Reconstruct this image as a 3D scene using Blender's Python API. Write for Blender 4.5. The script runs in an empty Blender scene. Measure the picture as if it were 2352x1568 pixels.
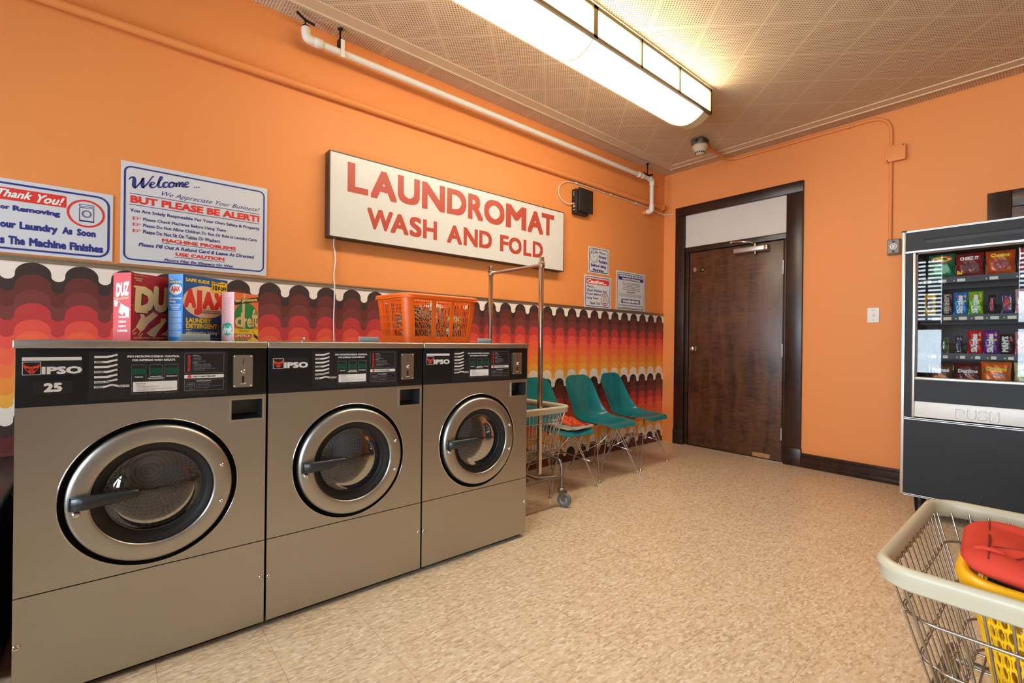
import bpy, bmesh, math, random
from mathutils import Vector, Matrix
from mathutils.geometry import tessellate_polygon

random.seed(11)
PI = math.pi
C = bpy.context.scene.collection
scene = bpy.context.scene

# ---------------------------------------------------------------- camera
def make_camera():
    yaw, pit, rol = 0.86727, -0.0003, 0.0119
    f = Vector((math.cos(pit)*math.cos(yaw), math.cos(pit)*math.sin(yaw), math.sin(pit)))
    r = Vector((math.sin(yaw), -math.cos(yaw), 0))
    u = r.cross(f)
    c, s = math.cos(rol), math.sin(rol)
    r, u = c*r + s*u, -s*r + c*u
    cd = bpy.data.cameras.new('camera')
    cd.sensor_fit = 'HORIZONTAL'; cd.sensor_width = 36.0
    cd.lens = 36.0*1080.74/2352.0
    cd.clip_start = 0.02
    o = bpy.data.objects.new('camera', cd); C.objects.link(o)
    m = Matrix((r, u, -f)).transposed().to_4x4()
    m.translation = Vector((-4.754, -2.9617, 1.1))
    o.matrix_world = m
    scene.camera = o
make_camera()

# ---------------------------------------------------------------- view, world, light levels
scene.view_settings.view_transform = 'Standard'
scene.view_settings.look = 'None'
scene.view_settings.gamma = 1.0
scene.view_settings.use_curve_mapping = False
scene.view_settings.exposure = 0.32
SKY = 22.0            # overcast daylight outside the windows
TUBE = 18.5          # fluorescent diffusers
scene.cycles.max_bounces = 9
scene.cycles.diffuse_bounces = 5
scene.cycles.glossy_bounces = 4
scene.cycles.transparent_max_bounces = 12
scene.cycles.sample_clamp_indirect = 6.0
scene.cycles.caustics_reflective = False
scene.cycles.caustics_refractive = False

w = bpy.data.worlds.new('daylight'); scene.world = w; w.use_nodes = True
bg = w.node_tree.nodes['Background']
bg.inputs['Color'].default_value = (0.74, 0.87, 1.0, 1); bg.inputs['Strength'].default_value = SKY

def portal(name, loc, rot, sx, sy):
    l = bpy.data.lights.new(name, 'AREA'); l.shape = 'RECTANGLE'; l.size = sx; l.size_y = sy
    l.cycles.is_portal = True
    o = bpy.data.objects.new(name, l); C.objects.link(o); o.location = loc; o.rotation_euler = rot
    return o

# ---------------------------------------------------------------- dimensions
H = 2.987            # ceiling
XW, YW = -7.0, -5.2  # window wall behind the camera, wall to its right
WX0, WW, WF = -4.9737, 0.6708, -0.9885   # washers: first left edge, width, front plane
WIN_A = (-1.72, -0.35, 0.62, 2.62)
WIN_B = (-4.1, -2.45, 0.62, 2.62)

# ---------------------------------------------------------------- materials
def lin(h):
    h = h.lstrip('#')
    v = [int(h[i:i+2], 16)/255 for i in (0, 2, 4)]
    return tuple((x/12.92 if x <= .04045 else ((x+.055)/1.055)**2.4) for x in v) + (1,)

MATS = {}
def nodes(m):
    return m.node_tree.nodes, m.node_tree.links
def mat(name, col, rough=.5, metal=0.0, var=.06, scale=6.0, bump=0.0, bscale=200.0, spec=.5, coat=0.0, emit=None, es=0, stretch=None):
    """Principled with a little procedural variation of colour and roughness."""
    if name in MATS: return MATS[name]
    m = bpy.data.materials.new(name); m.use_nodes = True
    N, L = nodes(m); b = N['Principled BSDF']
    c = lin(col) if isinstance(col, str) else tuple(col)+(1,)
    tc = N.new('ShaderNodeTexCoord'); mp = N.new('ShaderNodeMapping'); L.new(tc.outputs['Object'], mp.inputs['Vector'])
    if stretch: mp.inputs['Scale'].default_value = stretch
    nz = N.new('ShaderNodeTexNoise'); nz.inputs['Scale'].default_value = scale; nz.inputs['Detail'].default_value = 4
    L.new(mp.outputs['Vector'], nz.inputs['Vector'])
    mx = N.new('ShaderNodeMix'); mx.data_type = 'RGBA'
    mx.inputs[6].default_value = tuple(max(0, x*(1-var)) for x in c[:3])+(1,)
    mx.inputs[7].default_value = tuple(min(1, x*(1+var)) for x in c[:3])+(1,)
    L.new(nz.outputs['Fac'], mx.inputs[0]); L.new(mx.outputs[2], b.inputs['Base Color'])
    mr = N.new('ShaderNodeMapRange'); mr.inputs['To Min'].default_value = max(0, rough*.88); mr.inputs['To Max'].default_value = min(1, rough*1.12)
    L.new(nz.outputs['Fac'], mr.inputs['Value']); L.new(mr.outputs['Result'], b.inputs['Roughness'])
    b.inputs['Metallic'].default_value = metal
    b.inputs['Specular IOR Level'].default_value = spec
    b.inputs['Coat Weight'].default_value = coat
    if emit:
        b.inputs['Emission Color'].default_value = lin(emit) if isinstance(emit, str) else tuple(emit)+(1,)
        b.inputs['Emission Strength'].default_value = es
    if bump:
        n2 = N.new('ShaderNodeTexNoise'); n2.inputs['Scale'].default_value = bscale; L.new(mp.outputs['Vector'], n2.inputs['Vector'])
        bp = N.new('ShaderNodeBump'); bp.inputs['Strength'].default_value = bump; bp.inputs['Distance'].default_value = .004
        L.new(n2.outputs['Fac'], bp.inputs['Height']); L.new(bp.outputs['Normal'], b.inputs['Normal'])
    MATS[name] = m
    return m

class G:
    """small shader-graph helper"""
    def __init__(s, name):
        s.m = bpy.data.materials.new(name); s.m.use_nodes = True
        s.N, s.L = nodes(s.m); s.b = s.N['Principled BSDF']; MATS[name] = s.m
        s.tc = s.N.new('ShaderNodeTexCoord'); s.obj = s.tc.outputs['Object']
    def _in(s, sock, v):
        if isinstance(v, (int, float)): sock.default_value = v
        elif isinstance(v, tuple): sock.default_value = v
        else: s.L.new(v, sock)
    def math(s, op, a, b=0.0, c=0.0, clamp=False):
        n = s.N.new('ShaderNodeMath'); n.operation = op; n.use_clamp = clamp
        for i, v in enumerate((a, b, c)): s._in(n.inputs[i], v)
        return n.outputs[0]
    def xyz(s, v=None):
        n = s.N.new('ShaderNodeSeparateXYZ'); s.L.new(v or s.obj, n.inputs[0]); return n.outputs
    def comb(s, x, y, z):
        n = s.N.new('ShaderNodeCombineXYZ')
        for i, v in enumerate((x, y, z)): s._in(n.inputs[i], v)
        return n.outputs[0]
    def noise(s, scale, detail=3, vec=None, rough=.5, dist=0):
        n = s.N.new('ShaderNodeTexNoise'); n.inputs['Scale'].default_value = scale; n.inputs['Detail'].default_value = detail
        n.inputs['Roughness'].default_value = rough; n.inputs['Distortion'].default_value = dist
        s.L.new(vec or s.obj, n.inputs['Vector']); return n.outputs['Fac']
    def mix(s, f, a, b):
        n = s.N.new('ShaderNodeMix'); n.data_type = 'RGBA'
        s._in(n.inputs[0], f); s._in(n.inputs[6], a); s._in(n.inputs[7], b); return n.outputs[2]
    def ramp(s, f, stops, interp='LINEAR'):
        n = s.N.new('ShaderNodeValToRGB'); r = n.color_ramp; r.interpolation = interp
        r.elements[0].position = stops[0][0]; r.elements[0].color = stops[0][1]
        r.elements[1].position = stops[1][0]; r.elements[1].color = stops[1][1]
        for p, c in stops[2:]:
            e = r.elements.new(p); e.color = c
        s._in(n.inputs[0], f); return n.outputs[0]
    def map(s, f, a, b, c, d):
        n = s.N.new('ShaderNodeMapRange')
        for i, v in enumerate((f, a, b, c, d)): s._in(n.inputs[i], v)
        return n.outputs[0]
    def bump(s, h, strength=.3, dist=.004):
        n = s.N.new('ShaderNodeBump'); n.inputs['Strength'].default_value = strength; n.inputs['Distance'].default_value = dist
        s.L.new(h, n.inputs['Height']); s.L.new(n.outputs[0], s.b.inputs['Normal'])
    def out(s, col=None, rough=None, metal=None, spec=None):
        if col is not None: s._in(s.b.inputs['Base Color'], col)
        if rough is not None: s._in(s.b.inputs['Roughness'], rough)
        if metal is not None: s._in(s.b.inputs['Metallic'], metal)
        if spec is not None: s._in(s.b.inputs['Specular IOR Level'], spec)
        return s.m

# painted plaster
def plaster(name, col, warm=.05):
    g = G(name)
    n1 = g.noise(1.6, 5); n2 = g.noise(60, 4); n3 = g.noise(9, 4)
    c = lin(col); d = tuple(x*(1-warm*2) for x in c[:3])+(1,)
    g.bump(g.math('ADD', n2, g.math('MULTIPLY', n3, 2.0)), .12, .004)
    return g.out(g.mix(n1, d, c), g.map(n3, 0., 1., .42, .6), spec=.35)
ORANGE = (.80, .285, .080)
def plaster_lin(name, c):
    g = G(name)
    n1 = g.noise(1.6, 5); n2 = g.noise(70, 4); n3 = g.noise(9, 4)
    g.bump(g.math('ADD', n2, g.math('MULTIPLY', n3, 2.0)), .14, .004)
    return g.out(g.mix(n1, tuple(x*.93 for x in c)+(1,), tuple(c)+(1,)), g.map(n3, 0., 1., .45, .62), spec=.3)
M_WALL = plaster_lin('orange_paint', ORANGE)

M_PALE = plaster_lin('pale_paint', (.74, .71, .66))
M_TAN = plaster_lin('tan_paint', (.46, .40, .33))

# floor: speckled vinyl tile
def floor_mat():
    g = G('speckled_vinyl_tile')
    o = g.xyz()
    mp = g.comb(g.math('MULTIPLY', g.math('ADD', o[0], g.math('MULTIPLY', o[1], .35)), 55.), g.math('MULTIPLY', o[1], 130.), 0.)
    v = g.N.new('ShaderNodeTexVoronoi'); v.inputs['Scale'].default_value = 1.0; g.L.new(mp, v.inputs['Vector'])
    s = g.N.new('ShaderNodeSeparateColor'); g.L.new(v.outputs['Color'], s.inputs[0])
    c = g.ramp(s.outputs[0], [(0, lin('#b09a80')), (1, lin('#e6dac6')), (.14, lin('#c2aa8b')), (.3, lin('#d2b999')), (.7, lin('#d8c3a5')), (.88, lin('#e0cfb4'))])
    n = g.noise(.9, 4); c = g.mix(g.math('MULTIPLY', n, .35), c, lin('#cbb08e'))
    T = .3215
    fx = g.math('ABSOLUTE', g.math('SUBTRACT', g.math('FRACT', g.math('DIVIDE', g.math('ADD', o[0], 40.), T)), .5))
    fy = g.math('ABSOLUTE', g.math('SUBTRACT', g.math('FRACT', g.math('DIVIDE', g.math('ADD', o[1], 40.), T)), .5))
    seam = g.math('GREATER_THAN', g.math('MAXIMUM', fx, fy), .4965)
    c = g.mix(g.math('MULTIPLY', seam, .45), c, lin('#7a5a3a'))
    g.bump(g.math('SUBTRACT', g.noise(5, 3), g.math('MULTIPLY', seam, .3)), .05, .004)
    return g.out(c, g.map(g.noise(3, 5), 0., 1., .22, .42), spec=.5)
M_FLOOR = floor_mat()

# ceiling: 45 degree perforated tile with a straight border course along the walls
def ceiling_mat():
    g = G('perforated_ceiling_tile'); o = g.xyz()
    T = .321; q = .70710678
    s_ = g.math('MULTIPLY', g.math('SUBTRACT', o[0], o[1]), q); t_ = g.math('MULTIPLY', g.math('ADD', o[0], o[1]), q)
    a = g.math('DIVIDE', g.math('ADD', s_, .047+T*40), T); b = g.math('DIVIDE', g.math('ADD', t_, 2.573+T*40), T)
    bl = g.math('GREATER_THAN', o[1], -.15); br = g.math('GREATER_THAN', o[0], -.15)
    bd = g.math('MAXIMUM', bl, br)
    ax = g.math('DIVIDE', g.math('ADD', o[0], .20+T*40), T); ay = g.math('DIVIDE', g.math('ADD', o[1], .15+T*40), T)
    def sel(p, r):   # p unless border
        return g.math('ADD', g.math('MULTIPLY', p, g.math('SUBTRACT', 1., bd)), g.math('MULTIPLY', r, bd))
    u = g.math('FRACT', sel(a, ax)); v = g.math('FRACT', sel(b, ay))
    uu = g.math('ABSOLUTE', g.math('SUBTRACT', u, .5)); vv = g.math('ABSOLUTE', g.math('SUBTRACT', v, .5))
    edge = g.math('MAXIMUM', uu, vv)
    K = 21.
    hu = g.math('SUBTRACT', g.math('FRACT', g.math('MULTIPLY', u, K)), .5); hv = g.math('SUBTRACT', g.math('FRACT', g.math('MULTIPLY', v, K)), .5)
    r2 = g.math('ADD', g.math('MULTIPLY', hu, hu), g.math('MULTIPLY', hv, hv))
    hole = g.math('MULTIPLY', g.math('LESS_THAN', r2, .047), g.math('LESS_THAN', edge, .474))
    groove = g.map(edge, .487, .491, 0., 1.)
    bevel_shade = g.math('MULTIPLY', g.math('GREATER_THAN', edge, .479), g.math('LESS_THAN', edge, .487))
    n = g.noise(2.5, 4)
    base = g.mix(n, lin('#d0b896'), lin('#dcc7a8'))
    base = g.mix(hole, base, lin('#4a3220'))
    base = g.mix(g.math('MULTIPLY', groove, .5), base, lin('#e8d7b6'))  # light caught by the tile bevels, painted into the groove colour
    base = g.mix(g.math('MULTIPLY', bevel_shade, .35), base, lin('#9c7c56'))  # shaded side of the bevel, painted as a darker line
    g.bump(g.math('SUBTRACT', g.math('MULTIPLY', hole, -.6), groove), .5, .006)
    return g.out(base, .75, spec=.2)
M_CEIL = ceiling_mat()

# wallpaper: stacked waves
def wave_mat():
    g = G('wave_pattern_print'); o = g.xyz()
    P = .1593
    u = g.math('FRACT', g.math('DIVIDE', g.math('ADD', o[0], .086+P*60.5), P))
    d = g.math('MULTIPLY', g.math('ABSOLUTE', g.math('SUBTRACT', u, .5)), P)     # distance from the crest
    RC, RT = .057, P/2-.057
    a = g.math('DIVIDE', d, RC); ca = g.math('SQRT', g.math('MAXIMUM', 0., g.math('SUBTRACT', 1., g.math('MULTIPLY', a, a))))
    gc = g.math('MULTIPLY', g.math('SUBTRACT', 1., ca), .05)
    b = g.math('DIVIDE', g.math('SUBTRACT', P/2, d), RT); cb = g.math('SQRT', g.math('MAXIMUM', 0., g.math('SUBTRACT', 1., g.math('MULTIPLY', b, b))))
    gt = g.math('ADD', g.math('MULTIPLY', cb, .022), .056)
    c = g.math('GREATER_THAN', d, RC)
    h = g.math('ADD', g.math('MULTIPLY', gc, g.math('SUBTRACT', 1., c)), g.math('MULTIPLY', gt, c))
    top = g.math('SUBTRACT', 1.4045, g.math('MULTIPLY', o[0], .0036))
    wv = g.math('SUBTRACT', g.math('SUBTRACT', top, h), o[2])
    f = g.math('FRACT', g.math('ADD', g.math('DIVIDE', wv, .637), 4.))
    cols = ['#3d302d', '#66332f', '#783c39', '#bd3f3f', '#e45546', '#ee6648', '#f07640', '#f08f3e', '#f0ab44', '#ecdfd2']
    pos = [0, .052, .118, .178, .250, .303, .374, .430, .504, .559]
    c = g.ramp(f, [(p/.637, lin(k)) for p, k in zip(pos, cols)], 'CONSTANT')
    return g.out(c, g.map(g.noise(4, 3), 0., 1., .38, .5), spec=.4)
M_WAVE = wave_mat()

# wood of the door leaf: figured dark mahogany
def wood_mat(name, dark, light, fig=1.0, rough=.32):
    g = G(name); o = g.xyz()
    v = g.comb(g.math('MULTIPLY', o[0], 5.), g.math('MULTIPLY', o[1], 5.), g.math('MULTIPLY', o[2], 1.2))
    n1 = g.noise(2.2, 4, v, dist=.6)
    v2 = g.comb(g.math('MULTIPLY', o[0], 3.5), g.math('MULTIPLY', o[1], 3.5), g.math('MULTIPLY', o[2], 16.))
    n2 = g.noise(1.3, 5, v2, dist=2.2)
    v3 = g.comb(g.math('MULTIPLY', o[0], 140.), g.math('MULTIPLY', o[1], 140.), g.math('MULTIPLY', o[2], 3.))
    n3 = g.noise(1., 3, v3)
    f = g.math('ADD', g.math('MULTIPLY', n1, .55), g.math('ADD', g.math('MULTIPLY', n2, .45*fig), g.math('MULTIPLY', n3, .18)))
    c = g.ramp(f, [(.38, lin(dark)), (.78, lin(light))])
    g.bump(n3, .05, .002)
    return g.out(c, g.map(n2, 0., 1., rough*.8, rough*1.3), spec=.5)
M_LEAF = wood_mat('figured_dark_wood', '#2a1812', '#69432c')
M_CASING = wood_mat('dark_stained_wood', '#20130e', '#46291c', .5, .3)

def steel_mat(name, col, rough, horiz=True):
    g = G(name); o = g.xyz()
    v = g.comb(g.math('MULTIPLY', o[0], 3.), g.math('MULTIPLY', o[1], 3.), g.math('MULTIPLY', o[2], 420.)) if horiz else g.obj
    n = g.noise(1., 2, v); n2 = g.noise(3.2, 5)
    c = lin(col); d = tuple(x*.86 for x in c[:3])+(1,)
    g.bump(n, .035, .001)
    return g.out(g.mix(n2, d, c), g.math('ADD', g.map(n2, 0., 1., rough-.05, rough+.06), g.math('MULTIPLY', n, .04)), 1.0)
M_STEEL = steel_mat('brushed_steel', '#b7b5af', .33)
M_STEEL_LID = steel_mat('scuffed_steel', '#c4c0ba', .30, False)
M_CHROME = mat('chrome', '#d8d8d8', .12, 1.0, var=.02)
M_ALU = mat('aluminium', '#c3c1bb', .32, 1.0, var=.05)
M_BLACK = mat('black_enamel', '#101113', .36, var=.1, spec=.35)
M_BLACKM = mat('black_rubber', '#0d0d0e', .55, var=.1)
M_DARK = mat('dark_recess', '#19191b', .6, var=.1)
M_WHITE = mat('white_print', '#e9e9e6', .5, var=.01)
M_RED = mat('red_print', '#d7352b', .5, var=.01)
M_NAVY = mat('navy_print', '#27307f', .5, var=.01)
M_GREY = mat('grey_print', '#8f9192', .5, var=.01)
M_INK = mat('black_print', '#141414', .5, var=.01)
# ---------------------------------------------------------------- mesh helpers
def tag(o, label=None, cat=None, group=None, kind=None):
    if label: o['label'] = label
    if cat: o['category'] = cat
    if group: o['group'] = group
    if kind: o['kind'] = kind
    return o

def thing(name, label, cat, loc=(0, 0, 0), rotz=0.0, group=None, kind=None):
    o = bpy.data.objects.new(name, None); C.objects.link(o)
    o.empty_display_size = .1
    o.location = loc; o.rotation_euler = (0, 0, rotz)
    return tag(o, label, cat, group, kind)

def copy_tree(o, parent=None, skip=()):
    c = o.copy(); C.objects.link(c)
    if parent: c.parent = parent
    for ch in list(o.children):
        if ch.name.split('.')[0] in skip: continue
        copy_tree(ch, c, skip)
    return c

class Frame:
    """a drawing plane: origin, right, up; out = right x up"""
    def __init__(s, o, ux=(1, 0, 0), uy=(0, 0, 1)):
        s.o = Vector(o); s.ux = Vector(ux).normalized(); s.uy = Vector(uy).normalized(); s.n = s.ux.cross(s.uy)
    def p(s, x, y, e=0.0): return s.o + x*s.ux + y*s.uy + e*s.n
FRONT = Frame((0, 0, 0))          # faces -y

TXT = {}
def text_geo(s, bold=0.0, shear=0.0, res=2, spacing=1.0, square=False):
    k = (s, bold, shear, res, spacing, square)
    if k in TXT: return TXT[k]
    cu = bpy.data.curves.new('lettering', 'FONT'); cu.body = s; cu.size = 1; cu.resolution_u = res; cu.shear = shear; cu.space_character = spacing
    ob = bpy.data.objects.new('lettering', cu)
    me = bpy.data.meshes.new_from_object(ob)
    V = [(v.co.x, v.co.y, 0.0) for v in me.vertices]; F = [tuple(p.vertices) for p in me.polygons]
    bpy.data.objects.remove(ob); bpy.data.curves.remove(cu); bpy.data.meshes.remove(me)
    if bold:
        n = 8 if bold > .03 or square else 6
        V2, F2 = [], []
        for i in range(n):
            a = 2*PI*i/n + PI/8; dx, dy = bold*math.cos(a)*1.08, bold*math.sin(a)*1.08
            if square: dx, dy = [(q*bold, r*bold) for q, r in ((-1, -1), (0, -1), (1, -1), (1, 0), (1, 1), (0, 1), (-1, 1), (-1, 0))][i % 8]
            b = len(V2); V2 += [(x+dx, y+dy, i*1.6e-5) for x, y, _ in V]; F2 += [tuple(b+j for j in f) for f in F]
        V, F = V2, F2
    TXT[k] = (V, F); return V, F

class MB:
    def __init__(s): s.V = []; s.F = []; s.FM = []; s.S = []; s.mats = []
    def mi(s, m):
        if m not in s.mats: s.mats.append(m)
        return s.mats.index(m)
    def add(s, V, F, m, smooth=False):
        b = len(s.V); s.V += [tuple(v) for v in V]; k = s.mi(m)
        for f in F:
            s.F.append(tuple(b+i for i in f)); s.FM.append(k); s.S.append(smooth)
        return s
    def add_bm(s, bm, m, smooth=False):
        bm.verts.ensure_lookup_table(); bm.verts.index_update()
        s.add([v.co.copy() for v in bm.verts], [[v.index for v in f.verts] for f in bm.faces], m, smooth); bm.free()
    def box(s, x0, x1, y0, y1, z0, z1, m, bev=0.0, seg=2):
        bm = bmesh.new(); bmesh.ops.create_cube(bm, size=1)
        for v in bm.verts: v.co = Vector(((x0+x1)/2+v.co.x*(x1-x0), (y0+y1)/2+v.co.y*(y1-y0), (z0+z1)/2+v.co.z*(z1-z0)))
        if bev: bmesh.ops.bevel(bm, geom=list(bm.edges), offset=bev, segments=seg, profile=.5, affect='EDGES')
        s.add_bm(bm, m, bool(bev)); return s
    def obox(s, fr, x0, x1, y0, y1, e0, e1, m, bev=0.0):
        """box in a frame"""
        bm = bmesh.new(); bmesh.ops.create_cube(bm, size=1)
        for v in bm.verts: v.co = Vector(((x0+x1)/2+v.co.x*(x1-x0), (y0+y1)/2+v.co.y*(y1-y0), (e0+e1)/2+v.co.z*(e1-e0)))
        if bev: bmesh.ops.bevel(bm, geom=list(bm.edges), offset=bev, segments=2, profile=.5, affect='EDGES')
        for v in bm.verts: v.co = fr.p(*v.co)
        s.add_bm(bm, m, bool(bev)); return s
    def tube(s, pts, r, m, n=8, closed=False, caps=True, smooth=True, rs=None):
        P = [Vector(p) for p in pts]; k = len(P); V, F = [], []
        T = []
        for i in range(k):
            a = P[(i-1) % k] if (closed or i > 0) else P[i]; b = P[(i+1) % k] if (closed or i < k-1) else P[i]
            T.append((b-a).normalized())
        up = Vector((0, 0, 1)) if abs(T[0].z) < .9 else Vector((1, 0, 0))
        nrm = (up - T[0]*up.dot(T[0])).normalized()
        for i in range(k):
            nrm = (nrm - T[i]*nrm.dot(T[i])).normalized(); bi = T[i].cross(nrm)
            rr = rs[i] if rs else r
            if 0 < i < k-1 or closed:
                a = (P[i]-P[(i-1) % k]).normalized(); b = (P[(i+1) % k]-P[i]).normalized()
                cs = max(.5, math.sqrt(max(.05, (1+a.dot(b))/2)))
            else: cs = 1
            for j in range(n):
                t = 2*PI*j/n
                V.append(P[i] + (nrm*math.cos(t) + bi*math.sin(t))*rr/ (cs if cs < .98 else 1))
        for i in range(k if closed else k-1):
            for j in range(n):
                a, b = i*n+j, i*n+(j+1) % n; c, d = ((i+1) % k)*n+(j+1) % n, ((i+1) % k)*n+j
                F.append((a, b, c, d))
        s.add(V, F, m, smooth)
        if caps and not closed:
            s.add([V[j] for j in range(n)], [tuple(reversed(range(n)))], m); s.add([V[(k-1)*n+j] for j in range(n)], [tuple(range(n))], m)
        return s
    def cyl(s, p0, p1, r, m, n=16, r1=None):
        return s.tube([p0, p1], r, m, n, rs=[r, r if r1 is None else r1])
    def lathe(s, prof, o, axis, m, n=48, smooth=True, close=False):
        """prof: (radius, height along axis)"""
        o = Vector(o); ax = Vector(axis).normalized(); up = Vector((0, 0, 1)) if abs(ax.z) < .9 else Vector((1, 0, 0))
        u = (up-ax*up.dot(ax)).normalized(); v = ax.cross(u); V, F = [], []
        for (r, h) in prof:
            for j in range(n):
                t = 2*PI*j/n; V.append(o+ax*h+(u*math.cos(t)+v*math.sin(t))*r)
        k = len(prof)
        for i in range(k if close else k-1):
            for j in range(n):
                F.append((i*n+j, i*n+(j+1) % n, ((i+1) % k)*n+(j+1) % n, ((i+1) % k)*n+j))
        s.add(V, F, m, smooth); return s
    def sphere(s, o, r, m, sx=1, sy=1, sz=1, u=16, v=10):
        bm = bmesh.new(); bmesh.ops.create_uvsphere(bm, u_segments=u, v_segments=v, radius=r)
        for q in bm.verts: q.co = Vector((q.co.x*sx, q.co.y*sy, q.co.z*sz))+Vector(o)
        s.add_bm(bm, m, True); return s
    # flat shapes in a frame -------------------------------------------------
    def poly(s, fr, pts, e, m):
        V = [fr.p(x, y, e) for x, y in pts]
        if len(pts) <= 4: F = [tuple(range(len(pts)))]
        else: F = [tuple(t) for t in tessellate_polygon([[Vector((x, y, 0)) for x, y in pts]])]
        return s.add(V, F, m)
    def rect(s, fr, x0, x1, y0, y1, e, m): return s.poly(fr, [(x0, y0), (x1, y0), (x1, y1), (x0, y1)], e, m)
    def ell(s, fr, cx, cy, rx, ry, e, m, n=32):
        V = [fr.p(cx, cy, e)]+[fr.p(cx+rx*math.cos(2*PI*i/n), cy+ry*math.sin(2*PI*i/n), e) for i in range(n)]
        return s.add(V, [(0, 1+i, 1+(i+1) % n) for i in range(n)], m)
    def ring(s, fr, cx, cy, rx, ry, wd, e, m, n=40):
        V = []
        for i in range(n):
            c_, s_ = math.cos(2*PI*i/n), math.sin(2*PI*i/n)
            V += [fr.p(cx+rx*c_, cy+ry*s_, e), fr.p(cx+(rx-wd)*c_, cy+(ry-wd)*s_, e)]
        return s.add(V, [(2*i, 2*((i+1) % n), 2*((i+1) % n)+1, 2*i+1) for i in range(n)], m)
    def rrect(s, fr, x0, x1, y0, y1, r, e, m): return s.poly(fr, rr_pts(x0, x1, y0, y1, r), e, m)
    def outline(s, fr, x0, x1, y0, y1, r, wd, e, m):
        A = rr_pts(x0, x1, y0, y1, r); B = rr_pts(x0+wd, x1-wd, y0+wd, y1-wd, max(r-wd, .0001)); n = len(A); V = []
        for a, b in zip(A, B): V += [fr.p(*a, e), fr.p(*b, e)]
        return s.add(V, [(2*i, 2*((i+1) % n), 2*((i+1) % n)+1, 2*i+1) for i in range(n)], m)
    def line(s, fr, pts, wd, e, m):
        """flat stroke along a polyline"""
        P = [Vector(p) for p in pts]; V = []
        for i, p in enumerate(P):
            t = (P[min(i+1, len(P)-1)]-P[max(i-1, 0)]).normalized(); q = Vector((-t.y, t.x))*wd/2
            V += [fr.p(p.x+q.x, p.y+q.y, e), fr.p(p.x-q.x, p.y-q.y, e)]
        return s.add(V, [(2*i, 2*i+1, 2*i+3, 2*i+2) for i in range(len(P)-1)], m)
    def text(s, fr, t, x0, x1, y0, y1, e, m, bold=.02, shear=0, res=2, rot=0, spacing=1.0, slope=0.0, square=False):
        """lettering fitted to a box; rot = 90 writes upwards"""
        V, F = text_geo(t, bold, shear, res, spacing, square)
        if not V: return s
        ax, bx = min(v[0] for v in V), max(v[0] for v in V); ay, by = min(v[1] for v in V), max(v[1] for v in V)
        W = []
        for x, y, q in V:
            u, v = (x-ax)/(bx-ax), (y-ay)/(by-ay)
            if rot == 90: u, v = 1-v, u
            W.append(fr.p(x0+u*(x1-x0), y0+v*(y1-y0)+slope*u*(x1-x0), e+q))
        return s.add(W, F, m)
    def lines(s, fr, rows, x0, ytop, h, gap, e, m, bold=.012, width=None):
        for i, t in enumerate(rows):
            V, F = text_geo(t, bold); ww = (max(v[0] for v in V)-min(v[0] for v in V))*h*1.25
            if width: ww = min(ww, width)
            s.text(fr, t, x0, x0+ww, ytop-i*gap-h, ytop-i*gap, e, m, bold)
        return s
    def plate(s, fr, outer, holes, depth, m, walls=True, mw=None):
        """flat plate with holes, front at e=0, going back by depth"""
        loops = [outer]+holes
        F = [tuple(t) for t in tessellate_polygon([[Vector((x, y, 0)) for x, y in l] for l in loops])]
        flat = [p for l in loops for p in l]
        s.add([fr.p(x, y, 0) for x, y in flat], F, m)
        if walls:
            for l in loops:
                n = len(l); V = [fr.p(x, y, 0) for x, y in l]+[fr.p(x, y, -depth) for x, y in l]
                s.add(V, [(i, (i+1) % n, n+(i+1) % n, n+i) for i in range(n)], mw or m)
        return s
    def prism(s, fr, pts, e0, e1, m, smooth=False):
        n = len(pts); V = [fr.p(x, y, e0) for x, y in pts]+[fr.p(x, y, e1) for x, y in pts]
        T = [tuple(t) for t in tessellate_polygon([[Vector((x, y, 0)) for x, y in pts]])]
        s.add(V, [(i, (i+1) % n, n+(i+1) % n, n+i) for i in range(n)], m, smooth)
        s.add(V, [tuple(n+i for i in t) for t in T]+[tuple(reversed(t)) for t in T], m); return s
    def grid(s, fn, nu, nv, m, smooth=True, wrap=False):
        V = [fn(i/(nu if wrap else nu-1), j/(nv-1)) for j in range(nv) for i in range(nu)]
        F = [(j*nu+i, j*nu+(i+1) % nu, (j+1)*nu+(i+1) % nu, (j+1)*nu+i) for j in range(nv-1) for i in range(nu if wrap else nu-1)]
        return s.add(V, F, m, smooth)
    def build(s, name, parent=None, label=None, cat=None, group=None, kind=None, fix=True, solid=0.0, sub=0):
        loc = Vector((0, 0, 0))
        if parent is None and cat:
            xs, ys, zs = zip(*s.V); loc = Vector(((min(xs)+max(xs))/2, (min(ys)+max(ys))/2, min(zs)))
        me = bpy.data.meshes.new(name)
        me.from_pydata([tuple(Vector(v)-loc) for v in s.V], [], s.F)
        for m in s.mats: me.materials.append(m)
        me.polygons.foreach_set('material_index', s.FM); me.polygons.foreach_set('use_smooth', s.S)
        me.update()
        if fix:
            bm = bmesh.new(); bm.from_mesh(me); bmesh.ops.recalc_face_normals(bm, faces=bm.faces); bm.to_mesh(me); bm.free()
        o = bpy.data.objects.new(name, me); C.objects.link(o); o.location = loc
        if parent: o.parent = parent
        if solid:
            md = o.modifiers.new('thickness', 'SOLIDIFY'); md.thickness = solid; md.offset = 0
        if sub:
            md = o.modifiers.new('smooth', 'SUBSURF'); md.levels = sub; md.render_levels = sub
        return tag(o, label, cat, group, kind)

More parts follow.
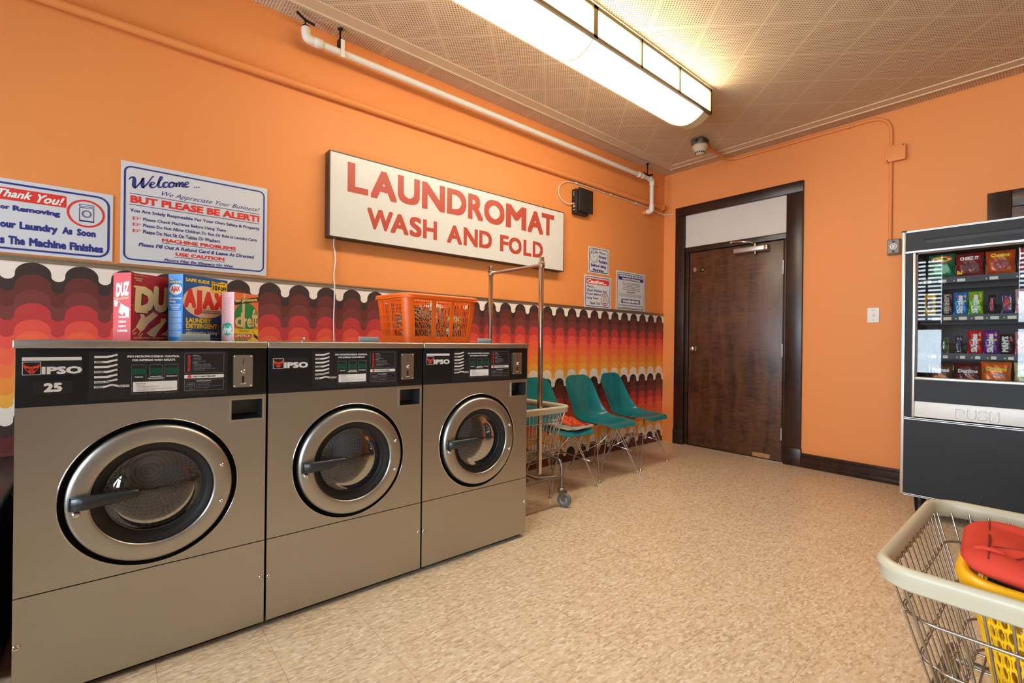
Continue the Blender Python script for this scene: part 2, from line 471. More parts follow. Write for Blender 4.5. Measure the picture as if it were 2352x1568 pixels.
def rr_pts(x0, x1, y0, y1, r, n=5):
    r = min(r, (x1-x0)/2-1e-5, (y1-y0)/2-1e-5); out = []
    for cx, cy, a in ((x1-r, y0+r, -90), (x1-r, y1-r, 0), (x0+r, y1-r, 90), (x0+r, y0+r, 180)):
        for i in range(n+1):
            t = math.radians(a+90*i/n); out.append((cx+r*math.cos(t), cy+r*math.sin(t)))
    return out
def circ(cx, cy, r, n=64): return [(cx+r*math.cos(2*PI*i/n), cy+r*math.sin(2*PI*i/n)) for i in range(n)]
def arc3(a, b, c, n=8):
    """quadratic curve through control b"""
    a, b, c = Vector(a), Vector(b), Vector(c)
    return [a*(1-t)**2+b*2*t*(1-t)+c*t*t for t in [i/n for i in range(n+1)]]
def catmull(P, n=8):
    P = [Vector(p) for p in P]; Q = [P[0]]+P+[P[-1]]; out = []
    for i in range(1, len(Q)-2):
        a, b, c, d = Q[i-1:i+3]
        for k in range(n):
            t = k/n; out.append(.5*((2*b)+(-a+c)*t+(2*a-5*b+4*c-d)*t*t+(-a+3*b-3*c+d)*t**3))
    out.append(P[-1]); return out
def bend(P, r, n=6):
    """polyline with rounded corners of radius r"""
    P = [Vector(p) for p in P]; out = [P[0]]
    for i in range(1, len(P)-1):
        a = (P[i-1]-P[i]); b = (P[i+1]-P[i]); q = min(r, a.length*.49, b.length*.49)
        out += arc3(P[i]+a.normalized()*q, P[i], P[i]+b.normalized()*q, n)
    out.append(P[-1]); return out
# ---------------------------------------------------------------- the room
def room():
    MB().box(XW-.1, .25, YW-.1, .1, -.1, 0, M_FLOOR).build('floor', kind='structure')
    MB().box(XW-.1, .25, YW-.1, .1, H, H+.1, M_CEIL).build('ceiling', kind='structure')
    MB().box(XW-.1, .25, 0, .1, 0, H, M_WALL).build('wall_left', kind='structure')
    m = MB()                                        # door wall with its opening
    m.box(0, .14, -.262, 0, 0, H, M_WALL).box(0, .14, YW, -1.278, 0, H, M_WALL).box(0, .14, -1.278, -.262, 2.487, H, M_WALL)
    m.build('wall_right', kind='structure')
    MB().box(.2, .24, -1.5, 0, 0, H, M_DARK).build('wall_behind', kind='structure')
    m = MB(); m.box(XW-.1, .1, YW-.1, YW, 0, H, M_TAN)
    m.build('wall_front', kind='structure')
    m = MB()                                        # window wall behind the camera
    ys = [YW, WIN_B[0], WIN_B[1], WIN_A[0], WIN_A[1], 0]
    for i in (0, 2, 4): m.box(XW-.1, XW, ys[i], ys[i+1], 0, H, M_PALE)
    for w_ in (WIN_A, WIN_B): m.box(XW-.1, XW, w_[0], w_[1], 0, w_[2], M_PALE).box(XW-.1, XW, w_[0], w_[1], w_[3], H, M_PALE)
    m.build('wall_rear', kind='structure')
    # smooth battens on the ceiling that frame the diagonal tiles
    M_BAT = mat('cream_batten', '#d2bb9a', .6)
    b = MB()
    b.box(XW, -.15, -.25, -.165, H-.008, H, M_BAT).box(XW, -.15, -.168, -.15, H-.016, H, M_BAT, .003)
    b.build('trim_1', kind='structure')
    b = MB(); b.box(-.25, -.165, YW, -.25, H-.008, H, M_BAT).box(-.168, -.15, YW, -.168, H-.016, H, M_BAT, .003); b.build('trim_2', kind='structure')
    # wallpaper panel and the aluminium rail that holds its upper edge
    zt = lambda x: 1.4045-.0036*x
    m = MB(); x0, x1 = XW, 0.0
    V = []
    for y in (-.004, 0): V += [(x0, y, 0), (x1, y, 0), (x1, y, zt(x1)+.01), (x0, y, zt(x0)+.01)]
    m.add(V, [(0, 1, 2, 3), (0, 1, 5, 4), (1, 2, 6, 5), (2, 3, 7, 6)], M_WAVE); m.build('trim_3', kind='structure')
    M_RAIL = mat('brushed_rail', '#a89a86', .42, .9)
    m = MB()
    for ya, yb, za, zb in ((-.007, 0, 0., .026), (-.011, -.006, .019, .026)):
        V = [(x, y, zt(x)+q) for y in (ya, yb) for x, q in ((x0, za), (x1, za), (x1, zb), (x0, zb))]
        m.add(V, [(0, 1, 2, 3), (4, 7, 6, 5), (0, 4, 5, 1), (1, 5, 6, 2), (2, 6, 7, 3), (3, 7, 4, 0)], M_RAIL)
    m.build('trim_4', kind='structure')
    # baseboard on the door wall
    m = MB(); m.box(-.022, 0, YW, -1.418, 0, .115, M_CASING, .003).box(-.03, 0, YW, -1.418, 0, .04, M_CASING, .006).box(-.03, 0, YW, -1.418, .098, .126, M_CASING, .007)
    m.build('baseboard_right', kind='structure')
    MB().box(XW, -.002, YW, YW+.02, 0, .12, M_CASING, .003).build('baseboard_front', kind='structure')
    # windows with blinds
    M_SASH = mat('white_sash_paint', '#dcdcd6', .45)
    gp = G('window_glass'); tr = gp.N.new('ShaderNodeBsdfTransparent'); gl = gp.N.new('ShaderNodeBsdfGlossy'); gl.inputs['Roughness'].default_value = .02
    fr = gp.N.new('ShaderNodeFresnel'); mx = gp.N.new('ShaderNodeMixShader'); gp.L.new(fr.outputs[0], mx.inputs[0]); gp.L.new(tr.outputs[0], mx.inputs[1]); gp.L.new(gl.outputs[0], mx.inputs[2])
    gp.L.new(mx.outputs[0], gp.N['Material Output'].inputs['Surface'])
    M_BLIND = mat('white_slat', '#d5d4cf', .5)
    for k, (ya, yb, za, zb) in enumerate((WIN_A, WIN_B), 1):
        f = MB()
        f.box(XW-.09, XW+.02, ya, ya+.05, za, zb, M_SASH).box(XW-.09, XW+.02, yb-.05, yb, za, zb, M_SASH)
        f.box(XW-.09, XW+.02, ya+.05, yb-.05, za, za+.05, M_SASH).box(XW-.09, XW+.02, ya+.05, yb-.05, zb-.05, zb, M_SASH)
        f.box(XW-.075, XW-.02, ya+.05, yb-.05, 1.37, 1.47, M_SASH)
        o = f.build('window_%d' % k, kind='structure')
        MB().box(XW-.055, XW-.05, ya+.05, yb-.05, za+.05, zb-.05, MATS['window_glass']).build('pane', o)
        b = MB(); zz = 1.5 if k == 1 else 1.95
        b.box(XW+.0, XW+.012, ya+.06, yb-.06, zb-.1, zb-.05, M_BLIND)
        z = zb-.12
        fb = (yb-ya-.12)
        while z > zz:
            b.add([(XW-.012, ya+.06, z-.017), (XW+.010, ya+.06, z+.017), (XW+.010, yb-.06, z+.017), (XW-.012, yb-.06, z-.017)], [(0, 1, 2, 3)], M_BLIND); z -= .066
        b.box(XW-.008, XW+.008, ya+.06, yb-.06, zz-.03, zz, M_BLIND)
        b.box(XW+.009, XW+.012, ya+.22, ya+.25, zz, zb-.1, M_BLIND)
        b.build('blind', o)
        portal('daylight_portal_%d' % k, (XW-.12, (ya+yb)/2, (za+zb)/2), (0, -PI/2, 0), zb-za, yb-ya)
    # second door casing behind the vending machine
    m = MB(); y0, y1 = -2.589, -3.75
    fr_ = Frame((0, 0, 0), (0, -1, 0), (0, 0, 1))
    m.box(-.024, 0, y0-.12, y0, 0, 2.19, M_CASING, .004).box(-.024, 0, y1, y1+.12, 0, 2.19, M_CASING, .004).box(-.026, 0, y1+.12, y0-.12, 2.07, 2.19, M_CASING, .004)
    o = m.build('door_2', kind='structure')
    MB().box(-.012, 0, y1+.12, y0-.12, 0, 2.07, M_LEAF).build('door_leaf', o)
room()

def door():
    d = thing('door_1', None, None, (0, 0, 0), kind='structure')
    f = Frame((0, 0, 0), (0, -1, 0), (0, 0, 1))          # x runs along the wall towards the camera side, out = into the room
    # casing: two uprights, head, plinth blocks, transom bar
    m = MB()
    for x0, x1 in ((.153, .262), (1.278, 1.417)):
        m.obox(f, x0, x1, .15, 2.487, -.01, .022, M_CASING, .004)
    m.obox(f, .153, 1.417, 2.487, 2.587, -.005, .024, M_CASING, .004)
    m.obox(f, .150, .268, 0, .16, -.01, .03, M_CASING, .004).obox(f, 1.272, 1.422, 0, .16, -.01, .03, M_CASING, .004)
    m.obox(f, .262, 1.278, 2.085, 2.14, -.10, .008, M_CASING, .003)
    m.obox(f, .262, .302, 0, 2.085, -.12, -.002, M_CASING, .002).obox(f, 1.247, 1.278, 0, 2.085, -.12, -.002, M_CASING, .002)
    m.obox(f, .262, 1.278, -.0, .006, -.12, 0.0, M_ALU)
    m.build('door_frame', d)
    m = MB(); m.obox(f, .255, 1.285, 2.13, 2.49, -.03, -.006, mat('white_transom_panel', '#cbc4ba', .55))
    m.build('transom_panel', d)
    leaf = MB().obox(f, .3065, 1.2445, .009, 2.081, -.058, -.018, M_LEAF, .002).build('door_leaf', d)
    p = MB(); p.poly(f, [(.985, .012), (1.14, .01), (1.147, .05), (1.08, .056), (.984, .05)], -.0172, mat('bare_wood_patch', '#a9794a', .6)); p.build('worn_patch', leaf)
    k = MB(); k.lathe([(.030, 0), (.030, .006), (.012, .008), (.012, .03), (.024, .038), (.029, .05), (.026, .062), (.012, .067), (0, .067)], f.p(.372, 1.045, -.018), f.n, M_CHROME, 24)
    k.build('knob', leaf, label='polished steel knob')
    k = MB(); k.lathe([(.022, 0), (.022, .008), (.014, .011), (0, .012)], f.p(.45, 1.885, -.018), f.n, mat('old_brass', '#6b6350', .35, 1), 20)
    k.obox(f, .40, .45, 1.878, 1.890, -.018, -.012, MATS['old_brass'])
    k.build('latch', leaf)
    k = MB(); k.ell(f, .367, 1.895, .018, .024, -.0168, mat('pale_plug', '#8d7565', .5)); k.build('round_plug', leaf)
    for z0, z1 in ((1.755, 1.885), (.985, 1.105), (.21, .325)):
        h = MB(); h.tube([f.p(1.250, z0, .004), f.p(1.250, z1, .004)], .0075, M_ALU, 10); h.obox(f, 1.240, 1.250, z0+.004, z1-.004, -.019, .002, M_ALU); h.build('hinge', d)
    cl = MB(); cl.obox(f, .80, 1.10, 2.0, 2.05, -.018, .04, mat('satin_closer', '#b7b1a9', .4, .8), .008)
    cl.tube([f.p(1.0, 2.0, .01), f.p(1.0, 1.975, .01)], .012, M_CHROME, 12).tube([f.p(1.0, 2.05, .012), f.p(1.0, 2.072, .012)], .014, M_CHROME, 12)
    cl.obox(f, 1.085, 1.125, 1.998, 2.052, -.018, .042, M_CHROME, .01)
    cl.build('door_closer', d)
    a = MB(); a.tube(bend([f.p(1.0, 2.075, .012), f.p(.97, 2.09, .05), f.p(.90, 2.098, .085), f.p(.79, 2.115, .03), f.p(.77, 2.118, .012)], .03), .009, M_CHROME, 8)
    a.sphere(f.p(.77, 2.118, .016), .016, M_CHROME); a.build('closer_arm', d)
door()
# ---------------------------------------------------------------- signs on the long wall
M_PLASTIC = mat('white_sign_plastic', '#cfd1d5', .38, var=.02)
def sign_panel(name, label, x0, x1, z0, z1, t=.004, m=None):
    s = thing(name, label, 'sign', ((x0+x1)/2, 0, z0))
    f = Frame((-(x0+x1)/2, -t, -z0))
    p = MB(); p.obox(f, x0, x1, z0, z1, -t+.0005, 0, m or M_PLASTIC); p.build('panel', s)
    return s, f

def washer_icon(b, f, cx, cz, w, h, e, m):
    b.outline(f, cx-w/2, cx+w/2, cz-h/2, cz+h*.32, w*.06, w*.05, e, m)
    b.ring(f, cx, cz-h*.04, w*.33, w*.33, w*.05, e, m, 28).ring(f, cx, cz-h*.04, w*.25, w*.25, w*.03, e, m, 28)
    b.outline(f, cx-w/2, cx+w/2, cz+h*.36, cz+h*.5, w*.04, w*.05, e, m)
    b.rect(f, cx-w/2, cx+w/2, cz-h*.5, cz-h*.42, e, m)

def signs():
    E1, E2 = .0006, .0012
    # thank-you sign, cut by the frame
    s, f = sign_panel('notice_sign', 'white sign with a red Thank You banner and bold blue lettering', -5.235, -4.759, 1.458, 1.776)
    b = MB(); b.outline(f, -5.222, -4.770, 1.472, 1.760, .045, .0085, E1, M_NAVY); b.build('border', s)
    b = MB(); b.rrect(f, -5.21, -4.921, 1.684, 1.737, .006, E1, M_RED); b.ring(f, -4.854, 1.670, .066, .064, .0085, E1, M_RED, 56)
    b.text(f, 'Thank', -5.136, -5.030, 1.696, 1.730, E2, M_WHITE, .03, .45); b.text(f, 'You!', -5.016, -4.927, 1.690, 1.729, E2, M_WHITE, .03, .45); b.build('red_banner', s)
    b = MB()
    for z0, z1, words in ((1.634, 1.664, (('F', -5.15, -5.131, 1), ('or', -5.127, -5.099, 0), ('Removing', -5.090, -4.941, 2))),
            (1.555, 1.597, (('Y', -5.152, -5.131, 1), ('our', -5.127, -5.080, 0), ('Laundry', -5.069, -4.949, 2), ('As', -4.934, -4.900, 1), ('Soon', -4.885, -4.820, 1))),
            (1.494, 1.531, (('A', -5.155, -5.131, 1), ('s', -5.127, -5.113, 0), ('The', -5.102, -5.052, 1), ('Machine', -5.039, -4.920, 1), ('Finishes', -4.909, -4.793, 1)))):
        base = z0+.009 if z0 > 1.5 else z0
        for t, xa, xb, kd in words: b.text(f, t, xa, xb, z0 if kd == 2 else base, z1 if kd else base+(z1-base)*.72, E1, M_NAVY, .055)
    washer_icon(b, f, -4.852, 1.672, .052, .080, E1, M_NAVY)
    b.build('lettering', s)
    # welcome sign
    s, f = sign_panel('notice_sign', 'large white Welcome sign above the detergent boxes', -4.7316, -4.0893, 1.4558, 1.9533)
    b = MB(); b.outline(f, -4.720, -4.102, 1.475, 1.933, .03, .0075, E1, M_NAVY); b.build('border', s)
    b = MB()
    # brush-script word
    def brush(pts, ws, e=E1):
        P = catmull([(x, y, 0) for x, y in pts], 7); n = len(P); V = []
        for i, p in enumerate(P):
            t = (P[min(i+1, n-1)]-P[max(i-1, 0)]).normalized(); q = Vector((-t.y, t.x, 0))
            k = i/(n-1)*(len(ws)-1); a = int(min(k, len(ws)-2)); wd = ws[a]+(ws[a+1]-ws[a])*(k-a)
            V += [f.p(p.x+q.x*wd/2, p.y+q.y*wd/2, e), f.p(p.x-q.x*wd/2, p.y-q.y*wd/2, e)]
        b.add(V, [(2*i, 2*i+1, 2*i+3, 2*i+2) for i in range(n-1)], M_NAVY)
    X0, Z0, sx, sz = -4.701, 1.822, .29, .062     # script box: width to the dots, x-height unit
    def B(pts, ws): brush([(X0+x*sx*.93, Z0+y*sz*.86+.20*x*sx) for x, y in pts], [q*.012 for q in ws])
    B([(0, .80), (.02, .97), (.07, 1.0), (.075, .7), (.07, .25), (.085, .0)], [.3, .5, .8, 1.3, 1.3, .6])
    B([(.085, 0), (.15, .45), (.215, .98)], [.5, .5, .4]); B([(.20, .98), (.19, .5), (.195, 0.02)], [.7, 1.4, .8]); B([(.195, .02), (.27, .5), (.335, 1.08), (.36, 1.1)], [.6, .5, .4, .5])
    B([(.30, .28), (.36, .42), (.36, .55), (.325, .55), (.30, .3), (.325, .08), (.37, .12), (.42, .4)], [.4, .4, .4, .5, .9, .8, .4, .3])
    B([(.40, .35), (.475, .9), (.475, 1.1), (.45, 1.0), (.425, .4), (.435, .1), (.48, .16)], [.3, .4, .5, .7, .9, .7, .4])
    B([(.565, .5), (.545, .6), (.505, .45), (.50, .2), (.525, .1), (.57, .2)], [.7, .5, .8, .9, .6, .3])
    B([(.62, .58), (.585, .4), (.59, .15), (.625, .12), (.66, .3), (.655, .55), (.62, .58), (.66, .48), (.69, .52)], [.6, .8, .8, .5, .7, .6, .5, .4, .3])
    B([(.69, .58), (.70, .4), (.69, .14)], [.5, .7, .8]); B([(.69, .2), (.73, .55), (.75, .55), (.74, .14)], [.3, .5, .6, .8]); B([(.74, .2), (.78, .56), (.80, .55), (.79, .2), (.82, .16)], [.3, .5, .6, .8, .4])
    B([(.83, .32), (.885, .48), (.88, .62), (.85, .6), (.825, .32), (.85, .14), (.90, .22)], [.4, .4, .4, .5, .9, .7, .3])
    for q in (.93, .965, 1.0): b.ell(f, X0+q*sx*.985, Z0+.2*sx*q+.15*sz, .0032, .0032, E1, M_NAVY, 12)
    b.text(f, 'We Appreciate Your Business!', -4.573, -4.127, 1.806, 1.836, E1, M_NAVY, .0, .5)
    b.rect(f, -4.699, -4.127, 1.7985, 1.8015, E1, M_NAVY).rect(f, -4.699, -4.127, 1.7445, 1.7475, E1, M_NAVY)
    b.text(f, 'You Are Solely Responsible For Your Own Safety & Property', -4.696, -4.127, 1.706, 1.727, E1, M_NAVY, .03)
    b.text(f, 'Please Check Machines Before Using Them', -4.645, -4.291, 1.670, 1.690, E1, M_NAVY, .025)
    b.text(f, 'Please Do Not Allow Children To Run Or Ride In Laundry Carts', -4.645, -4.140, 1.639, 1.660, E1, M_NAVY, .025)
    b.text(f, 'Please Do Not Sit On Tables Or Washers', -4.645, -4.319, 1.611, 1.630, E1, M_NAVY, .025)
    b.text(f, 'Please Fill Out A Refund Card & Leave As Directed', -4.662, -4.153, 1.546, 1.565, E1, M_NAVY, .03, .2)
    b.text(f, 'Floors May Be Slippery Or Wet', -4.560, -4.255, 1.480, 1.499, E1, M_NAVY, .03, .2)
    b.rect(f, -4.572, -4.241, 1.5745, 1.577, E1, M_NAVY).rect(f, -4.516, -4.296, 1.5095, 1.512, E1, M_NAVY)
    b.build('blue_lettering', s)
    b = MB()
    b.text(f, 'BUT PLEASE BE ALERT!', -4.695, -4.128, 1.7545, 1.791, E1, M_RED, .045, square=True)
    b.text(f, 'MACHINE PROBLEMS', -4.570, -4.243, 1.581, 1.599, E1, M_RED, .05)
    b.text(f, 'USE CAUTION', -4.513, -4.297, 1.517, 1.535, E1, M_RED, .05)
    b.build('red_lettering', s)
    for z in (1.681, 1.651, 1.621):                 # pointing hands
        b = MB()
        b.rect(f, -4.685, -4.680, z-.008, z+.008, E1, M_RED)
        b.outline(f, -4.678, -4.667, z-.0075, z+.0075, .003, .0014, E1, M_RED); b.outline(f, -4.669, -4.653, z+.001, z+.006, .002, .0012, E1, M_RED)
        b.line(f, [(-4.669, z-.001), (-4.662, z-.001)], .0013, E1, M_RED); b.line(f, [(-4.669, z-.004), (-4.664, z-.004)], .0013, E1, M_RED)
        b.build('pointing_hand', s)
    # empty pockets
    s, f = sign_panel('notice_sign', 'small white pockets sign directly above the red Caution sign', -1.301, -.989, 1.766, 2.021)
    b = MB(); b.outline(f, -1.291, -1.003, 1.778, 2.008, .025, .006, E1, M_INK); b.ring(f, -1.216, 1.934, .061, .064, .005, E1, M_INK)
    b.text(f, 'LOOK!', -1.262, -1.17, 1.952, 1.972, E1, M_INK, .03, 0, 2, 0, 1, .12)
    b.outline(f, -1.232, -1.192, 1.892, 1.932, .012, .003, E1, M_GREY).line(f, [(-1.235, 1.94), (-1.215, 1.915)], .004, E1, M_INK)
    b.text(f, 'Please...', -1.149, -1.026, 1.962, 1.988, E1, M_INK, .01, .4)
    for t, x0, x1, z0, z1 in (('Empty', -1.145, -1.031, 1.915, 1.950), ('Pockets', -1.149, -1.022, 1.873, 1.906), ('Before Using', -1.263, -1.037, 1.822, 1.860), ('Machines', -1.235, -1.071, 1.787, 1.815)):
        b.text(f, t, x0, x1, z0, z1, E1, M_NAVY, .05)
    b.build('lettering', s)
    # caution
    s, f = sign_panel('caution_sign', 'white Caution sign with a red banner', -1.355, -.947, 1.433, 1.744)
    b = MB(); b.outline(f, -1.343, -.967, 1.446, 1.731, .028, .006, E1, M_NAVY)
    b.text(f, 'Please...', -1.324, -1.197, 1.625, 1.648, E1, M_INK, .01, .4)
    b.text(f, 'Check Washers And', -1.323, -1.021, 1.588, 1.614, E1, M_NAVY, .03); b.text(f, 'Dryers Before', -1.326, -1.111, 1.549, 1.576, E1, M_NAVY, .03)
    b.text(f, 'Using Them', -1.325, -1.150, 1.511, 1.538, E1, M_NAVY, .03); b.text(f, 'Thank You!', -1.278, -1.117, 1.466, 1.492, E1, M_INK, .02, .4)
    washer_icon(b, f, -1.05, 1.522, .05, .085, E1, M_NAVY); b.build('lettering', s)
    b = MB(); b.rrect(f, -1.325, -.984, 1.660, 1.714, .015, E1, M_RED); b.text(f, 'Caution...', -1.314, -1.023, 1.667, 1.705, E2, M_WHITE, .045, .15)
    b.ring(f, -1.05, 1.522, .061, .062, .0075, E1, M_RED); b.build('red_banner', s)
    # washing and drying instructions
    s, f = sign_panel('notice_sign', 'white washing and drying instructions sign with a dark blue heading', -.866, -.362, 1.438, 1.836)
    b = MB(); b.outline(f, -.855, -.381, 1.448, 1.820, .02, .005, E1, M_INK)
    b.rect(f, -.833, -.402, 1.745, 1.802, E1, M_NAVY); b.text(f, 'WASHING & DRYING', -.821, -.411, 1.778, 1.797, E2, M_WHITE, .05); b.text(f, 'INSTRUCTIONS', -.771, -.459, 1.750, 1.769, E2, M_WHITE, .05)
    for i, t in enumerate(('* Do not overload the machines.', '* Select water temperature desired.', '* Select dryer temperature desired.', '* NO DYEING of clothes permitted.', '* Please leave the machines clean.')):
        b.text(f, t, -.770, -.460, 1.712-i*.0165, 1.724-i*.0165, E1, M_INK, .02)
    b.text(f, 'USE CAUTION', -.693, -.546, 1.620, 1.632, E1, M_INK, .04); b.rect(f, -.693, -.546, 1.617, 1.6185, E1, M_INK)
    for i in range(4): b.rect(f, -.817, -.42-.02*(i == 3), 1.603-i*.008, 1.606-i*.008, E1, M_GREY)
    b.rect(f, -.781, -.456, 1.510, 1.552, E1, M_NAVY); b.text(f, 'WARNING!', -.765, -.472, 1.516, 1.545, E2, M_WHITE, .06)
    b.text(f, 'Use Washers And Dryers At Own Risk', -.827, -.405, 1.477, 1.494, E1, M_INK, .025); b.text(f, 'We Are Not Responsible For Loss Or Damage Of Clothes', -.846, -.398, 1.454, 1.466, E1, M_INK, .03)
    b.build('lettering', s)
    # the big box sign
    x0, x1, z0, z1 = -3.766, -1.712, 1.722, 2.247
    s = thing('shop_sign', 'long white box sign with big red LAUNDROMAT lettering', 'sign', ((x0+x1)/2, 0, z0)); f = Frame((-(x0+x1)/2, -.07, -z0))
    m = MB(); M_BRN = mat('dark_brown_sign_frame', '#3a241a', .4)
    m.obox(f, x0, x1, z0, z1, -.07, -.004, M_BRN, .002); m.outline(f, x0, x1, z0, z1, .001, .007, 0.0012, M_BRN); m.build('cabinet', s)
    m = MB(); m.obox(f, x0+.005, x1-.005, z0+.005, z1-.005, -.004, .0, mat('cream_acrylic', '#cfccc4', .3, var=.02)); m.build('face', s)
    M_SR = mat('brick_red_vinyl', '#ad4330', .4, var=.03); b = MB()
    for ch, a, c, za, zb, bo in (('L', -3.653, -3.520, 2.017, 2.202, .05), ('A', -3.504, -3.321, 2.012, 2.196, .05), ('U', -3.315, -3.150, 2.018, 2.202, .05), ('N', -3.133, -2.947, 2.014, 2.201, .05), ('D', -2.930, -2.761, 2.016, 2.201, .05),
            ('R', -2.746, -2.605, 2.012, 2.200, .05), ('O', -2.597, -2.394, 2.008, 2.196, .05), ('M', -2.381, -2.161, 2.010, 2.198, .05), ('A', -2.148, -1.969, 2.008, 2.192, .05), ('T', -1.987, -1.837, 2.012, 2.196, .05),
            ('W', -3.524, -3.348, 1.810, 1.943, .045), ('A', -3.363, -3.232, 1.808, 1.940, .045), ('S', -3.224, -3.133, 1.807, 1.942, .045), ('H', -3.122, -3.010, 1.809, 1.940, .045), ('A', -2.926, -2.797, 1.806, 1.938, .045), ('N', -2.783, -2.653, 1.807, 1.941, .045),
            ('D', -2.639, -2.518, 1.810, 1.942, .045), ('F', -2.437, -2.349, 1.810, 1.940, .045), ('O', -2.347, -2.210, 1.806, 1.938, .045), ('L', -2.190, -2.101, 1.806, 1.937, .045), ('D', -2.086, -1.969, 1.808, 1.940, .045)):
        b.text(f, ch, a, c, za, zb, .0006, M_SR, bo*.78, res=6, square=True)
    b.build('lettering', s)
    # cord of the sign
    m = MB(); m.tube(catmull([(-3.716, -.03, 1.722), (-3.712, -.012, 1.69), (-3.700, -.008, 1.60), (-3.708, -.008, 1.5), (-3.706, -.018, 1.40), (-3.708, -.012, 1.2), (-3.70, -.012, 1.0)], 6), .0038, mat('white_cord', '#e2d9cf', .5), 8)
    m.build('power_cord', None, 'thin white cord hanging down from the long box sign', 'cord')
signs()

# ---------------------------------------------------------------- pipes and small fixtures
def fixtures():
    M_PVC = mat('white_pipe_paint', '#ddd6c8', .4, var=.03)
    p = MB(); y = -.10
    p.tube([(-3.86, y, 2.838), (-.62, y, 2.830)], .021, M_PVC, 16)
    p.lathe([(.021, 0), (.027, .003), (.027, .05), (.021, .055)], (-3.875, y, 2.838), (1, 0, 0), M_PVC, 20)
    # left end: elbow turning back and up, with its open mouth
    p.tube(bend([(-3.86, y, 2.838), (-3.915, y, 2.838), (-3.915, y+.01, 2.90)], .045, 8), .026, M_PVC, 16)
    # fittings near the corner and the drop
    p.lathe([(.021, 0), (.028, .004), (.028, .04), (.023, .045), (.023, .055), (.027, .06), (.027, .10), (.021, .11)], (-.66, y, 2.831), (1, 0, 0), M_PVC, 20)
    p.tube(bend([(-.58, y, 2.831), (-.405, y, 2.831), (-.405, y, 2.50), (-.405, -.035, 2.50)], .05, 8), .021, M_PVC, 16)
    p.tube(bend([(-.455, y, 2.831), (-.405, y, 2.831), (-.405, y, 2.77)], .05, 8), .026, M_PVC, 16)
    p.tube(bend([(-.405, y, 2.56), (-.405, y, 2.50), (-.405, -.05, 2.50)], .045, 8), .027, M_PVC, 16)
    root = p.build('water_pipe', None, 'white pipe running under the ceiling above the box sign', 'pipe')
    lo = root.location
    def part(b, n, l=None):
        b.V = [tuple(Vector(v)-lo) for v in b.V]; b.build(n, root, l)
    q = MB(); q.tube([(-.405, -.05, 2.50), (-.405, -.001, 2.50)], .022, M_WALL, 16); part(q, 'wall_stub', 'short orange painted stub')
    M_IRON = mat('dark_iron', '#241f1c', .5, .6)
    for x, zb in ((-3.72, 2.86), (-.49, 2.853)):
        q = MB(); q.tube([(x, y, zb), (x, y, H-.001)], .006, M_IRON, 8).lathe([(0, 0), (.016, 0), (.016, .006), (.007, .012)], (x, y, H-.013), (0, 0, 1), M_IRON, 14)
        if x < -2: q.box(x-.004, x+.018, y-.028, y-.022, 2.80, 2.905, M_PVC); q.box(x-.012, x+.002, y-.02, y+.02, 2.858, 2.91, M_IRON)
        else: q.box(x-.05, x+.05, y-.012, y+.012, 2.86, 2.868, M_IRON); q.tube([(x-.045, y, 2.866), (x-.06, y, 2.885)], .006, M_IRON); q.tube([(x+.045, y, 2.866), (x+.07, y-.02, 2.88)], .01, M_IRON)
        part(q, 'hanger')
    q = MB(); q.sphere((-3.915, y+.012, 2.905), .026, M_IRON, 1, 1, .6).tube([(-3.915, y+.02, 2.91), (-3.915, y+.02, 2.955)], .005, M_IRON)
    q.tube(bend([(-3.97, y-.01, 2.962), (-3.915, y+.02, 2.955), (-3.86, y+.03, 2.955)], .02), .007, M_IRON); part(q, 'valve', 'black valve')
    # orange pipe along the wall
    p = MB(); p.tube([(-5.9, -.024, 2.585), (-.06, -.024, 2.612)], .022, M_WALL, 14); p.lathe([(.022, 0), (.034, .01), (.034, .03), (.022, .034)], (-.1, -.026, 2.612), (1, 0, 0), M_WALL, 20)
    p.tube([(-.1, -.024, 2.612), (-.001, -.024, 2.612)], .022, M_WALL, 14)
    p.build('painted_pipe', None, 'orange painted pipe running along the wall between white pipe and box sign', 'pipe')
    # black box with its white cable
    M_BX = mat('black_plastic', '#1b1715', .5)
    b = thing('control_box', 'small black box on the orange wall between box sign and door', 'control box', (-1.44, 0, 2.28))
    q = MB(); q.box(-.10, .07, -.055, -.001, 0, .225, M_BX, .004); q.build('housing', b)
    q = MB(); q.box(-.075, .118, -.072, -.055, .02, .238, M_BX, .003); q.build('cover', b)
    q = MB(); fs = Frame((-.1005, 0, 0), (0, -1, 0), (0, 0, 1)); q.obox(fs, .02, .04, .055, .075, 0, .004, mat('yellow_plug', '#d69a2c', .4)); q.obox(fs, .02, .038, .08, .092, 0, .004, M_GREY); q.obox(fs, .02, .04, .028, .038, 0, .003, M_GREY)
    q.build('socket', b)
    q = MB()
    for i in range(4): q.rect(fs, .02, .034, .16+i*.012, .167+i*.012, .001, M_GREY)
    q.build('marking', b)
    cb = MB(); M_CAB = mat('cream_cable', '#dccbb4', .5)
    path = catmull([(-1.545, -.03, 2.372), (-1.60, -.014, 2.357), (-1.68, -.008, 2.38), (-1.725, -.008, 2.44), (-1.70, -.008, 2.51), (-1.62, -.008, 2.556), (-1.49, -.007, 2.574)], 8)+[(-1.0, -.007, 2.573), (-.5, -.007, 2.574), (-.30, -.008, 2.562), (-.12, -.012, 2.548), (-.01, -.012, 2.545), (-.008, -.07, 2.54), (-.008, -.135, 2.535)]
    cb.tube(path, .0055, M_CAB, 8)
    for x in (-1.49, -.98, -.56): cb.box(x-.008, x+.008, -.016, -.001, 2.564, 2.582, M_CAB, .002)
    cb.build('cable', None, 'thin cream cable looping from the black wall box to the corner', 'cable')
    # right wall: conduit, junction box, strobe, switch
    f = Frame((0, 0, 0), (0, -1, 0), (0, 0, 1))
